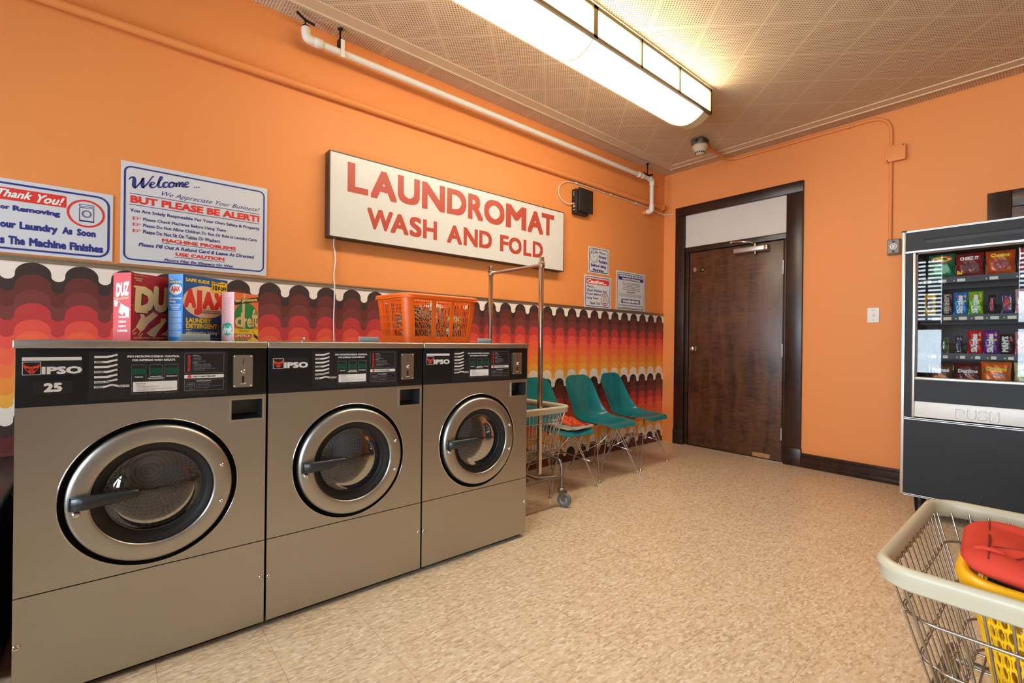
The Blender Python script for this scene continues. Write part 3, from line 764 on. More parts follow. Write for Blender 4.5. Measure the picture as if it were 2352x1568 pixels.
    c = MB(); pts = [(-.014, -2.04, 1.95), (-.014, -2.04, H-.035), (-.014, -.74, H-.035), (-.30, -.735, H-.03), (-.56, -.745, H-.03)]
    c.tube(bend([Vector(p) for p in pts], .15, 10), .0125, M_WALL, 12)
    for y_ in (-1.75, -1.2): c.box(-.030, -.001, y_-.012, y_+.012, H-.052, H-.02, M_WALL, .003)
    c.build('conduit', None, 'thin orange conduit from the smoke detector down to the grey alarm', 'conduit')
    j = MB(); j.obox(f, 2.013, 2.131, 2.57, 2.685, .001, .04, M_WALL, .004); j.obox(f, 2.008, 2.136, 2.565, 2.69, .04, .046, M_WALL, .003)
    for x_, z_ in ((2.022, 2.576), (2.122, 2.68)): j.lathe([(.006, 0), (.004, .003), (0, .003)], f.p(x_, z_, .046), f.n, mat('screw_head', '#8a4a28', .4, .5), 10)
    j.build('junction_box', None, 'orange painted square junction box on the thin wall conduit', 'junction box')
    s = thing('alarm_strobe', 'grey alarm unit with a round white lens beside the vending machine', 'alarm', (-.001, -2.067, 1.825), -PI/2)
    q = MB(); M_ST = mat('grey_alarm_plastic', '#8a827c', .45)
    q.prism(Frame((0, 0, 0)), rr_pts(-.043, .043, 0, .125, .008), 0, .02, M_ST); V = [(-.043, -.02, 0), (.043, -.02, 0), (.043, -.02, .125), (-.043, -.02, .125), (-.033, -.045, .012), (.033, -.045, .012), (.033, -.045, .113), (-.033, -.045, .113)]
    q.add(V, [(0, 1, 5, 4), (1, 2, 6, 5), (2, 3, 7, 6), (3, 0, 4, 7), (4, 5, 6, 7)], M_ST); q.build('housing', s)
    q = MB(); q.ring(FRONT, 0, .0625, .022, .022, .006, .0462, M_WHITE); q.ell(FRONT, 0, .0625, .016, .016, .0458, M_INK); q.ell(FRONT, 0, .0625, .012, .012, .0464, mat('lens_white', '#d8d8d4', .2)); q.build('lens', s)
    for z_ in (.1, .024): q = MB(); q.ell(FRONT, 0, z_, .009, .009, .0464, M_INK); q.build('port', s)
    s = thing('light_switch', 'white light switch plate between the door and the vending machine', 'light switch', (-.001, -1.935, 1.29), -PI/2)
    q = MB(); q.prism(Frame((0, 0, 0)), rr_pts(-.039, .039, 0, .12, .004), 0, .006, mat('white_switch_plastic', '#dcd8d0', .35)); q.build('plate', s)
    q = MB(); q.box(-.006, .006, -.016, -.005, .052, .070, MATS['white_switch_plastic'], .002); q.build('toggle', s)
    for z_ in (.02, .1): q = MB(); q.ell(FRONT, 0, z_, .004, .004, .0065, M_GREY); q.build('screw', s)
    # smoke detector on the ceiling
    s = thing('smoke_detector', 'cream smoke detector on a grey ceiling box', 'smoke detector', (-.63, -.755, H), 0)
    q = MB(); M_GB = mat('galvanised_box', '#6d665c', .45, .6); q.box(-.065, .065, -.055, .055, -.055, -.0005, M_GB, .004)
    for x_ in (-.022, .022): q.ell(Frame((0, -.0555, 0)), x_, -.028, .015, .015, .001, M_INK, 18)
    q.ell(Frame((.0655, 0, 0), (0, 1, 0), (0, 0, 1)), 0, -.028, .015, .015, .001, M_INK, 18); q.ell(Frame((-.0655, 0, 0), (0, -1, 0), (0, 0, 1)), 0, -.028, .015, .015, .001, M_INK, 18)
    q.build('mounting_box', s)
    q = MB(); M_CR = mat('cream_detector_plastic', '#cdbd9d', .45); q.lathe([(.0, -.055), (.066, -.055), (.069, -.07), (.064, -.09), (.046, -.112), (.044, -.118), (.038, -.138), (.0, -.142)], (0, 0, 0), (0, 0, 1), M_CR, 32); q.build('housing', s)
    q = MB()
    for i in range(16):
        t = 2*PI*i/16
        fr = Frame((.0435*math.cos(t), .0435*math.sin(t), 0), (-math.sin(t), math.cos(t), 0), (0, 0, 1)); q.rect(fr, -.006, .006, -.134, -.120, .0005, M_INK)
    q.build('vent', s)
fixtures()

# ---------------------------------------------------------------- ceiling light
def ceiling_light():
    gd = G('lit_diffuser'); 
    b = gd.b; b.inputs['Base Color'].default_value = (.9, .86, .78, 1); b.inputs['Emission Color'].default_value = (1, .88, .68, 1); b.inputs['Emission Strength'].default_value = TUBE
    MD = gd.m
    g2 = G('lit_side_lens'); g2.b.inputs['Base Color'].default_value = (.9, .86, .78, 1); g2.b.inputs['Emission Color'].default_value = (1, .86, .62, 1); g2.b.inputs['Emission Strength'].default_value = TUBE*.85
    g3 = G('lit_rear_lens'); g3.b.inputs['Base Color'].default_value = (.9, .86, .78, 1); g3.b.inputs['Emission Color'].default_value = (1, .86, .62, 1); g3.b.inputs['Emission Strength'].default_value = TUBE*.17
    M_FR = mat('bronze_frame', '#6b5a3a', .4, .4); M_EC = mat('cream_endcap', '#d3c39c', .4)
    X0, X1, XM = -4.04, -1.40, -2.72; yn, yf = -1.245, -.975; zb, zt = 2.792, 2.972
    r = thing('ceiling_light', 'long glowing fluorescent light fixture on the ceiling', 'ceiling light', ((X0+X1)/2, (yn+yf)/2, H)); o = Vector(((X0+X1)/2, (yn+yf)/2, H))
    def bld(m, n, l=None): m.V = [tuple(Vector(v)-o) for v in m.V]; m.build(n, r, l)
    m = MB(); m.box(X0, X1, yn+.02, yf-.0, zt, H-.001, M_FR); m.box(X0, X1, yf-.008, yf, zb+.02, zt, M_FR); bld(m, 'housing')
    # bottom diffuser: bulging wrap-round lens with ribs
    prof = []
    for i in range(15):
        t = i/14; y_ = yn+.01+(yf-yn-.016)*t; prof.append((y_, zb+.006-.052*math.sin(PI*t)**.8))
    for (xa, xb) in ((X0+.012, XM-.004), (XM+.004, X1-.012)):
        m = MB(); V = [(x, y_, z_) for x in (xa, xb) for y_, z_ in prof]; n = len(prof)
        m.add(V, [(i, i+1, n+i+1, n+i) for i in range(n-1)], MD, True); bld(m, 'diffuser')
        m = MB(); m.add([(xa, yn+.004, zb+.01), (xb, yn+.004, zb+.01), (xb, yn+.004, zt-.01), (xa, yn+.004, zt-.01)], [(0, 1, 2, 3)], g2.m); bld(m, 'side_panel')
        m = MB(); m.add([(xa, yf+.0005, zb+.02), (xb, yf+.0005, zb+.02), (xb, yf+.0005, zt-.01), (xa, yf+.0005, zt-.01)], [(0, 1, 2, 3)], g3.m); bld(m, 'side_panel')
    m = MB()
    m.box(X0, X1, yn-.010, yn+.004, zt-.018, zt+.004, M_FR).box(X0, X1, yn-.010, yn+.006, zb-.004, zb+.016, M_FR)
    m.box(X1-.016, X1+.002, yn-.010, yn+.004, zb, zt, M_FR).box(XM-.018, XM+.018, yn-.010, yn+.004, zb, zt, M_FR).box(X0, X0+.012, yn-.006, yn+.004, zb, zt, M_FR)
    for x in (-2.28, -1.84, -3.16, -3.60): m.box(x-.008, x+.008, yn-.010, yn+.003, zb, zt, M_FR)
    m.box(X0, X1, yf-.004, yf+.006, zb-.004, zb+.014, M_EC); bld(m, 'frame')
    for xa, xb in ((X1-.085, X1), (X0, X0+.085)):
        m = MB(); pp = [(y_, z_-.006) for y_, z_ in prof]+[(yf-.006, zb+.012), (yn+.012, zb+.012)]
        m.prism(Frame((xa, 0, 0), (0, 1, 0), (0, 0, 1)), pp, 0, xb-xa, M_EC); xe = xb if xa > -2 else xa; m.box(xe-.004, xe+.004, yn+.006, yf-.009, zb+.004, zt-.004, M_EC); bld(m, 'end_cap')
    m = MB(); m.tube([(XM, y_, z_-.003) for y_, z_ in prof], .003, M_FR, 6); bld(m, 'joint_strap')
ceiling_light()
# ---------------------------------------------------------------- washers
CX, CZ = .333, .585
def washer():
    t = thing('washing_machine', 'steel washer numbered 25 under the three detergent boxes', 'washing machine', (WX0, WF, 0), group='row of front-load washers')
    f = FRONT; W = WW
    m = MB()
    m.box(.004, .010, .0115, .76, .022, 1.062, M_STEEL).box(W-.010, W-.004, .0115, .76, .022, 1.062, M_STEEL).box(.010, W-.010, .75, .76, .022, 1.062, M_STEEL).box(.010, W-.010, .0115, .75, .022, .03, M_STEEL)
    m.build('cabinet', t)
    m = MB(); m.box(.02, W-.02, .03, .74, .001, .022, M_BLACK); m.build('plinth', t)
    m = MB(); outer = [(.004, .3335), (W-.004, .3335), (W-.004, .8885), (.004, .8885)]
    hole = circ(CX, CZ, .2395, 72); cb = [(.551, .800), (.655, .800), (.655, .873), (.551, .873)]
    m.plate(Frame((0, 0, 0)), outer, [hole, cb], .011, M_STEEL); m.build('front_panel', t)
    m = MB(); m.plate(Frame((0, -.001, 0)), [(.004, .022), (W-.004, .022), (W-.004, .3305), (.004, .3305)], [], .012, M_STEEL); m.build('lower_panel', t)
    for x, z in ((.658, .195), (.013, .19)):
        b = MB(); b.lathe([(.0095, 0), (.009, .003), (.006, .005), (0, .0055)], (x, -.001, z), (0, -1, 0), M_CHROME, 16); b.rect(f, x-.006, x+.006, z-.001, z+.001, .0066, M_INK); b.build('screw', t)
    # the lid
    m = MB(); m.box(-.0005, W-.003, -.012, .765, 1.0625, 1.087, M_STEEL_LID, .003); lid = m.build('lid', t)
    q = MB(); q.box(.405, .50, .115, .121, 1.087, 1.113, mat('grey_soap_flap', '#9aa3a5', .4), .002); q.box(.39, .515, .09, .20, 1.0868, 1.089, M_STEEL_LID); q.build('soap_flap', lid)
    q = MB(); q.lathe([(.011, 0), (.011, .006), (.006, .012), (.006, .02), (0, .022)], (.262, .45, 1.087), (0, 0, 1), M_CHROME, 14); q.build('lid_latch', lid)
    # door recess and door
    m = MB(); m.lathe([(.2395, 0), (.2395, -.03), (.20, -.031), (.134, -.031)], (CX, -.001, CZ), (0, -1, 0), M_DARK, 72); m.lathe([(.2425, .0), (.2425, .003), (.2395, .004), (.2385, -.004)], (CX, 0, CZ), (0, -1, 0), M_CHROME, 72)
    m.build('door_recess', t)
    d = MB(); d.lathe([(.163, -.02), (.163, .018), (.166, .024), (.172, .026), (.209, .022), (.217, .019), (.2215, .012), (.2225, .002), (.2225, -.022)], (CX, 0, CZ), (0, -1, 0), M_STEEL, 80)
    dr = d.build('door', t)
    g = MB(); g.lathe([(.163, .0185), (.157, .020), (.152, .012), (.146, .013), (.142, -.002), (.136, .002), (.132, -.012), (.132, -.04)], (CX, 0, CZ), (0, -1, 0), M_BLACKM, 72); g.build('gasket', dr)
    # window bowl
    if 'door_bowl_glass' not in MATS:
        gg = G('door_bowl_glass'); tr = gg.N.new('ShaderNodeBsdfTransparent'); tr.inputs[0].default_value = (.60, .64, .69, 1)
        gl = gg.N.new('ShaderNodeBsdfGlossy'); gl.inputs['Roughness'].default_value = .05
        lw = gg.N.new('ShaderNodeLayerWeight'); lw.inputs['Blend'].default_value = .35
        mx = gg.N.new('ShaderNodeMixShader'); gg.L.new(gg.map(lw.outputs['Fresnel'], 0., 1., .07, .55), mx.inputs[0]); gg.L.new(tr.outputs[0], mx.inputs[1]); gg.L.new(gl.outputs[0], mx.inputs[2])
        gg.L.new(mx.outputs[0], gg.N['Material Output'].inputs['Surface'])
    g = MB(); g.lathe([(.134, -.010), (.128, -.012), (.110, .003), (.085, .014), (.05, .023), (.02, .0265), (0, .027)], (CX, 0, CZ), (0, -1, 0), MATS['door_bowl_glass'], 64)
    g.build('window', dr)
    # drum behind the glass
    if 'drum_steel' not in MATS:
        g = G('drum_steel'); o = g.xyz()
        dx = g.math('SUBTRACT', o[0], CX); dz = g.math('SUBTRACT', o[2], CZ)
        ang = g.math('ARCTAN2', dz, dx); rr = g.math('SQRT', g.math('ADD', g.math('MULTIPLY', dx, dx), g.math('MULTIPLY', dz, dz)))
        a = g.math('SUBTRACT', g.math('FRACT', g.math('MULTIPLY', ang, 9.55)), .5); b = g.math('SUBTRACT', g.math('FRACT', g.math('MULTIPLY', g.math('ADD', rr, o[1]), 55.)), .5)
        hole = g.math('LESS_THAN', g.math('ADD', g.math('MULTIPLY', a, a), g.math('MULTIPLY', b, b)), .06)
        g.out(g.mix(hole, (.72, .73, .75, 1), (.20, .20, .21, 1)), .48, .65)
    m = MB(); m.lathe([(.136, -.032), (.19, -.04), (.20, -.06), (.20, -.33), (.185, -.345), (.05, -.31), (0, -.305)], (CX, 0, CZ), (0, -1, 0), MATS['drum_steel'], 64)
    for k in range(3):
        t_ = 2*PI*k/3+.9; m.prism(Frame((CX+.198*math.cos(t_), .07, CZ+.198*math.sin(t_)), (-math.sin(t_), 0, math.cos(t_)), (-math.cos(t_), 0, -math.sin(t_))), [(-.04, 0), (.04, 0), (.015, .045), (-.015, .045)], 0, -.25, MATS['drum_steel'])
    m.build('drum', t)
    # handle, hinge bolts, lock bolt
    M_HD = mat('charcoal_handle', '#26282b', .35)
    h = MB()
    secs = [(-.205, .013, .021, .004, .030), (-.175, .014, .021, .006, .040), (-.12, .014, .018, .010, .046), (-.075, .012, .0145, .014, .050), (-.050, .011, .012, .016, .052), (-.044, .008, .009, .0165, .051), (-.042, .003, .004, .0165, .050)]
    V = []
    n = 10
    for (x, ty, tz, dz, yy) in secs:
        for k in range(n):
            a = 2*PI*k/n; cx_, sx_ = math.cos(a), math.sin(a); e_ = .6
            V.append((CX+x, -yy+ty*math.copysign(abs(cx_)**e_, cx_), CZ+dz-.0+tz*math.copysign(abs(sx_)**e_, sx_)))
    F = [(i*n+k, i*n+(k+1) % n, (i+1)*n+(k+1) % n, (i+1)*n+k) for i in range(len(secs)-1) for k in range(n)]+[tuple(range(n)), tuple((len(secs)-1)*n+k for k in range(n))]
    h.add(V, F, M_HD, True); h.box(CX-.213, CX-.165, -.034, -.020, CZ-.017, CZ+.024, M_HD, .004); h.build('handle', dr)
    for x, z, r in ((-.194, -.030, .011), (.188, .062, .0075), (.187, -.066, .0075)):
        b = MB(); b.lathe([(r, 0), (r*.95, .004), (r*.6, .008), (0, .009)], (CX+x, -.0235, CZ+z), (0, -1, 0), M_CHROME, 16); b.build('bolt', dr)
    # coin box recess
    c = MB(); fr = Frame((0, 0, 0)); c.outline(fr, .545, .661, .793, .880, .004, .0075, .0035, M_ALU)
    V = []
    for e in (.0035, -.0): V += [(x, -e, z) for x, z in rr_pts(.545, .661, .793, .880, .004)]
    n = len(V)//2; c.add(V, [(i, (i+1) % n, n+(i+1) % n, n+i) for i in range(n)], M_ALU)
    c.build('coin_return_frame', t)
    c = MB(); M_CBX = mat('cast_metal', '#55565a', .45, .8)
    x0, x1, z0, z1, dp = .5525, .6535, .8005, .8725, .07
    c.add([(x0, .003, z0), (x1, .003, z0), (x1, .003, z1), (x0, .003, z1), (x0+.004, dp, z0+.012), (x1-.004, dp, z0+.012), (x1-.004, dp, z1), (x0+.004, dp, z1)], [(0, 1, 5, 4), (1, 2, 6, 5), (2, 3, 7, 6), (3, 0, 4, 7), (4, 5, 6, 7)], M_CBX)
    c.build('coin_return', t)
    # control panel with its printing
    p = MB(); p.box(.004, W-.004, -.0015, .012, .8895, 1.062, M_BLACK, .001); cp = p.build('control_panel', t)
    E = .0021; f = Frame((0, 0, 0)); b = MB(); M_PL = mat('dark_decal', '#1b1c1f', .4)
    b.rect(f, .163, .539, .898, 1.052, E, M_PL); E1, E2 = E+.0005, E+.001
    # brand block
    b.rect(f, .016, .150, .982, 1.026, E, M_PL); b.outline(f, .0185, .0575, .984, 1.023, .001, .0012, E1, M_WHITE)
    fx = [(.04, .93), (.16, .72), (.36, .66), (.5, .64), (.64, .66), (.84, .72), (.96, .93), (.95, .62), (.86, .42), (.68, .2), (.57, .05), (.5, .14), (.43, .05), (.32, .2), (.14, .42), (.05, .62)]
    q = lambda P: [(.0195+.037*x, .985+.037*y) for x, y in P]
    M_FOX = mat('orange_red_print', '#e8492d', .45, var=.02)
    b.poly(f, q(fx), E1, M_FOX)
    for s_ in (0, 1):
        mk = (lambda P: P) if not s_ else (lambda P: [(1-x, y) for x, y in P])
        b.poly(f, q(mk([(.12, .50), (.30, .50), (.43, .33), (.30, .31)])), E2, M_PL); b.line(f, q(mk([(.44, .62), (.48, .35), (.46, .1)])), .0007, E2, M_PL)
    b.text(f, 'IPSO', .059, .148, .985, 1.008, E1, M_WHITE, .045, square=True)
    b.outline(f, .040, .128, .924, .965, .001, .0006, E, M_DARK)
    # programme arms
    for i, t_ in enumerate(('', 'WASH', '', 'RINSE', '', 'FINAL RINSE', 'SPIN')):
        z = 1.0355-i*.0158; b.poly(f, [(.176, z-.0038), (.208, z-.0038), (.229, z+.0032), (.229, z+.0085), (.206, z+.0030), (.176, z+.0030)] if i < 6 else [(.176, z-.0038), (.200, z-.0038), (.215, z+.002), (.215, z+.007), (.200, z+.0030), (.176, z+.0030)], E1, M_WHITE)
        xe = .229 if i < 6 else .215; ze = z+.0058 if i < 6 else z+.0045
        b.ell(f, xe, ze, .0036, .0036, E1, M_WHITE, 16).ell(f, xe, ze, .0012, .0012, E2, M_INK, 8)
        if t_: b.text(f, t_, .1785, .1785+.0042*len(t_), z-.0025, z+.0018, E2, M_INK, .03)
    z = 1.0355-6*.0158; b.poly(f, [(.262, z+.004), (.262, z-.0030), (.236, z-.0030), (.221, z+.002), (.221, z+.007), (.236, z+.004)], E1, M_WHITE); b.ell(f, .221, z+.0045, .0036, .0036, E1, M_WHITE, 16).ell(f, .221, z+.0045, .0012, .0012, E2, M_INK, 8)
    b.text(f, 'FINAL SPIN', .233, .2605, z-.0018, z+.0026, E2, M_INK, .03)
    b.text(f, 'IPSO MICROPROCESSOR CONTROL', .256, .395, 1.0325, 1.0395, E1, M_WHITE, .05); b.text(f, 'FOR SUPERIOR WASH RESULTS', .269, .383, 1.0205, 1.0275, E1, M_WHITE, .05)
    M_LED = mat('dark_green_display', '#0d4a3b', .2)
    for x0, x1, t_, gx in ((.267, .305, ('PRICE',), (.265, .306)), (.314, .348, ('MINUTES', 'REMAINING*'), (.315, .347)), (.354, .392, ('PROGRAM',), (.356, .390))):
        b.outline(f, x0, x1, .913, 1.009, .003, .0008, E1, M_GREY); b.rect(f, gx[0], gx[1], .976, .997, E2, M_LED)
        for i, s_ in enumerate(t_): b.text(f, s_, (x0+x1)/2-.0021*len(s_), (x0+x1)/2+.0021*len(s_), .9665-i*.0055, .9705-i*.0055, E2, M_WHITE, .04)
    b.rect(f, .316, .346, .9585, .9592, E2, M_GREY)
    e3 = E2+.0005; b.rrect(f, .271, .389, .9195, .9525, .002, e3, M_WHITE); b.text(f, 'DIRECTIONS', .278, .304, .9445, .948, e3+.0004, M_GREY, .03)
    for i, s_ in enumerate(('* Open door', '* Load machine and close door', '* Select program', '* Add detergent and softener. See soap box diagram', '* Insert coins to start')): b.text(f, s_, .279, .279+min(.1, .0021*len(s_)), .9395-i*.0043, .9425-i*.0043, e3+.0004, M_GREY, .02)
    b.outline(f, .409, .527, .976, 1.0465, .004, .0008, E1, M_GREY); b.text(f, 'PROGRAMS', .418, .427, .982, 1.040, E1, M_RED, .03, rot=90)
    for i, s_ in enumerate(('Standard', '1. HOT WASH', '2. WARM WASH', '3. COLD WASH', '4. PERMANENT PRESS', 'Premium', '5. HOT WASH with PRE WASH', '6. WARM WASH with PRE WASH', '7. COLD WASH with PRE WASH', '8. PERMANENT PRESS with PRE WASH', '9. DELICATE CYCLE')):
        b.text(f, s_, .433, .433+.0021*len(s_), 1.0365-i*.0052, 1.0395-i*.0052, E1, M_WHITE if i in (0, 5) else M_GREY, .02)
    b.rrect(f, .409, .527, .958, .970, .002, E1, M_WHITE); b.ell(f, .424, .964, .0058, .0058, E2, M_FOX, 20); b.text(f, 'PUSH TO SELECT PROGRAM', .434, .50, .9612, .9666, E2, M_INK, .03)
    b.outline(f, .409, .527, .915, .953, .004, .0008, E1, M_GREY)
    for i in range(3): b.outline(f, .416+i*.008, .4235+i*.008, .930, .944, .0005, .0006, E1, M_GREY); b.text(f, 'ABC'[i], .418+i*.008, .4215+i*.008, .935, .940, E1, M_GREY)
    b.outline(f, .416, .440, .919, .944, .001, .0006, E1, M_GREY); b.ring(f, .428, .925, .004, .004, .0006, E1, M_GREY, 16)
    b.text(f, 'SOAP BOX DIAGRAM', .444, .487, .946, .9495, E1, M_WHITE, .03)
    for i, s_ in enumerate(('A. Pre Wash Detergent', '(Programs 5-8 only)', 'B. Main Wash Detergent and/or Bleach', 'C. Fabric Softener')): b.text(f, s_, .444, .444+.0021*len(s_), .9385-i*.0055, .9415-i*.0055, E1, M_GREY, .02)
    b.build('printing', cp)
    s = MB(); s.rrect(f, .018, .147, 1.0245, 1.0365, .002, E, M_WHITE); s.build('white_tape', cp)
    s = MB(); s.rect(f, .041, .127, .925, .964, E, M_PL); s.text(f, '25', .0635, .104, .931, .959, E1, M_WHITE, .06); s.build('number_decal', cp)
    # coin plate
    k = MB(); k.prism(Frame((0, -.0015, 0)), rr_pts(.556, .620, .919, 1.038, .004), 0, .004, mat('coin_slide_steel', '#a9a6a0', .3, 1.0)); kp = k.build('coin_plate', cp)
    ff = Frame((0, -.0055, 0)); k = MB(); k.poly(ff, [(.587, 1.003), (.589, 1.003), (.591, 1.026), (.589, 1.026)], .0006, M_INK); k.build('coin_slot', kp)
    k = MB(); k.rect(ff, .585, .592, .936, .960, .0006, M_INK); k.build('coin_opening', kp)
    k = MB(); k.lathe([(.0085, 0), (.0085, .007), (.006, .010), (0, .010)], (.588, -.0055, .977), (0, -1, 0), M_CHROME, 16); k.build('coin_return_button', kp)
    k = MB(); k.obox(ff, .580, .597, .930, .934, 0, .006, M_CHROME, .001); k.build('coin_lip', kp)
    for x, z in ((.561, .924), (.615, .924), (.561, 1.033), (.615, 1.033)):
        k = MB(); k.lathe([(.003, 0), (.002, .0012), (0, .0014)], (x, -.0055, z), (0, -1, 0), M_CHROME, 8); k.build('rivet', kp)
    return t
W1 = washer()
W2 = copy_tree(W1, None, ('number_decal', 'white_tape')); W2.location.x = WX0+WW; W2['label'] = 'steel washer without white tape over its logo, between the other washers'
W3 = copy_tree(W1, None, ('number_decal',)); W3.location.x = WX0+2*WW; W3['label'] = 'steel washer under the orange basket, nearest the teal chairs'

# ---------------------------------------------------------------- things on the washers
LID = 1.0875
def detergent():
    rot = math.radians(37)
    def carton(name, label, x, y, w, d, h, mats):
        t = thing(name, label, 'detergent box', (x, y, LID), rot, 'vintage detergent boxes on the left washer')
        # local: front face on y = 0 from x = 0..w, left side on x = 0
        m = MB(); fm, sm, tm = mats
        z = h; V = [(0, 0, 0), (w, 0, 0), (w, d, 0), (0, d, 0), (0, 0, z), (w, 0, z), (w, d, z), (0, d, z)]
        m.add(V, [(0, 1, 5, 4)], fm).add(V, [(2, 3, 7, 6)], fm).add(V, [(3, 0, 4, 7), (1, 2, 6, 5)], sm).add(V, [(4, 5, 6, 7), (0, 3, 2, 1)], tm)
        m.build('carton', t)
        return t, Frame((0, 0, 0)), Frame((0, d, 0), (0, -1, 0), (0, 0, 1))
    E, E1, E2, E3 = .0005, .0009, .0013, .0017
    M_DR, M_DRS = mat('deep_red_card', '#a31c26', .45), mat('bright_red_card', '#c4161f', .5); M_CRM = mat('cream_print', '#e3cc98', .45); M_DK = mat('dark_teal_print', '#142a34', .45)
    t, f, s = carton('detergent_box', 'tall red soap box with big cream letters', -4.707, -.85, .205, .078, .237, (M_DR, M_DRS, M_DR))
    b = MB()
    for dx, dz, mm, e in ((.004, -.004, M_DK, E), (0, 0, M_CRM, E1)):
        b.text(f, 'D', .012+dx, .085+dx, .098+dz, .193+dz, e, mm, .07, .05); b.text(f, 'U', .080+dx, .142+dx, .103+dz, .200+dz, e, mm, .07, .05); b.text(f, 'Z', .138+dx, .198+dx, .105+dz, .205+dz, e, mm, .07, .05)
    b.rect(f, .008, .05, .186, .193, E1, M_CRM).rect(f, .016, .06, .098, .105, E1, M_CRM)
    b.text(f, 'NET WT. 3 LBS. 2 OZS.', .008, .06, .228, .232, E, M_CRM, .0); b.text(f, 'GIANT', .010, .042, .217, .222, E, M_CRM, .03); b.text(f, 'SIZE', .015, .037, .210, .215, E, M_CRM, .03)
    b.text(f, 'SOFTER WHITE WASHES! KINDER TO HANDS!', .010, .19, .006, .012, E, M_CRM, .03, .15)
    b.line(f, [(0, .125), (.06, .112), (.12, .096), (.2, .08)], .0008, E, M_CRM)
    b.poly(f, [(.018, .048), (.036, .083), (.030, .098), (.044, .097), (.052, .082), (.080, .104), (.100, .094), (.062, .060), (.050, .042), (.036, .030)], E, M_CRM)
    b.line(f, [(.020, .046), (.006, .03), (.010, .022), (.020, .028)], .003, E, M_CRM); b.line(f, [(.036, .032), (.028, .020), (.034, .014), (.042, .026)], .003, E, M_CRM)
    b.poly(f, [(.056, .026), (.072, .040), (.108, .066), (.112, .084), (.120, .080), (.126, .086), (.134, .076), (.124, .062), (.106, .040), (.088, .012), (.070, .016)], E, M_CRM)
    b.poly(f, [(.112, .022), (.16, .055), (.2, .04), (.2, .02), (.15, .012)], E, M_CRM)
    b.text(s, 'DUZ', .012, .070, .150, .200, E, M_WHITE, .06, .1, slope=.12); b.text(s, 'DOES WHITE SOAP', .012, .070, .140, .148, E, M_CRM, .02, .1, slope=.1)
    b.line(s, [(0, .150), (.078, .105)], .0008, E, M_WHITE); b.poly(s, [(.004, .142), (.022, .135), (.018, .118), (.006, .12)], E, M_WHITE); b.poly(s, [(.034, .128), (.072, .113), (.070, .078), (.056, .084), (.052, .100), (.042, .088), (.024, .098)], E, M_WHITE)
    for i, q in enumerate(('WHITE', 'CLEAN', 'SOFT', 'CLOTHES')): b.text(s, q, .024-.004*(i == 3), .058+.006*(i == 3), .078-i*.016, .085-i*.016, E, M_WHITE, .05)
    for i in range(3): b.rect(s, .02, .06, .024-i*.004, .0255-i*.004, E, M_DR)
    b.build('printing', t)
    M_BL, M_BLS = mat('blue_card', '#1c5aa4', .45), mat('light_blue_card', '#2b86d8', .35); M_YL = mat('yellow_print', '#f0d23a', .45)
    t, f, s = carton('detergent_box', 'blue detergent box with red letters on a cream oval', -4.5585, -.85, .203, .066, .247, (M_BL, M_BLS, M_BL))
    b = MB(); b.ell(f, .1, .150, .1005, .062, E, mat('cream_oval_print', '#e9d0b4', .45), 48)
    b.text(f, 'A', .005, .056, .125, .195, E1, M_RED, .07, square=True); b.text(f, 'J', .048, .082, .099, .194, E1, M_RED, .07, square=True); b.text(f, 'A', .084, .138, .123, .192, E1, M_RED, .07, square=True); b.text(f, 'X', .137, .190, .124, .191, E1, M_RED, .07, square=True)
    b.text(f, 'SAFE SUDS', .010, .115, .222, .235, E, M_YL, .05)
    b.poly(f, [(.124, .196), (.124, .236), (.150, .231), (.175, .238), (.199, .234), (.199, .192), (.17, .196), (.145, .190)], E2, M_YL); b.text(f, '10', .129, .152, .201, .222, E3, M_INK, .045, square=True); b.text(f, '¢', .154, .164, .202, .222, E3, M_INK, .05); b.text(f, 'OFF', .166, .196, .202, .218, E3, M_INK, .04, square=True); b.text(f, 'INTRODUCTORY OFFER', .128, .19, .226, .231, E3, M_INK, .03)
    b.text(f, 'THE MOST POWERFUL', .080, .180, .1135, .1195, E1, M_NAVY, .02); b.text(f, 'NAME IN CLEANING', .080, .170, .106, .112, E1, M_NAVY, .02)
    b.text(f, 'LAUNDRY', .014, .125, .068, .087, E, M_YL, .06); b.text(f, 'DETERGENT', .014, .155, .047, .066, E, M_YL, .06); b.text(f, 'WITH', .014, .036, .039, .044, E, M_WHITE, .03); b.text(f, 'ultramarine bluing', .014, .155, .020, .037, E, M_WHITE, .04); b.text(f, 'for automatic', .12, .185, .008, .013, E, M_WHITE, .01)
    b.line(f, [(.16, .062), (.16, .03), (.2, .024)], .001, E, M_WHITE)
    b.ell(s, .034, .190, .028, .020, E, M_WHITE, 32); b.text(s, 'AJAX', .014, .054, .177, .202, E1, M_RED, .04)
    b.text(s, 'NEW', .006, .026, .225, .230, E, M_YL, .05); b.text(s, 'SAFE SUDS', .006, .062, .214, .221, E, M_YL, .05); b.text(s, 'with', .006, .018, .164, .168, E, M_WHITE); b.text(s, 'ultramarine', .006, .060, .154, .162, E, M_WHITE, .05); b.text(s, 'bluing', .006, .034, .140, .151, E, M_WHITE, .05)
    for i in range(4): b.rect(s, .006+.004*i % 9, .058-.003*i, .133-i*.006, .1362-i*.006, E, mat('pale_blue_print', '#b9d9f2', .5))
    for i in range(24): b.rect(s, .006, .060-(i*7 % 5)*.003*(i % 6 == 5), .108-i*.0038-(i//6)*.002, .1099-i*.0038-(i//6)*.002, E, MATS['pale_blue_print'])
    b.build('printing', t)
    M_OC, M_PK = mat('orange_card', '#ee7d4f', .42), mat('pale_pink_card', '#f3c3c2', .42); M_GN = mat('green_print', '#1f8a4c', .45)
    t, f, s = carton('detergent_box', 'short orange and green soap box with a pink side', -4.3925, -.85, .127, .058, .193, (M_OC, M_PK, M_OC))
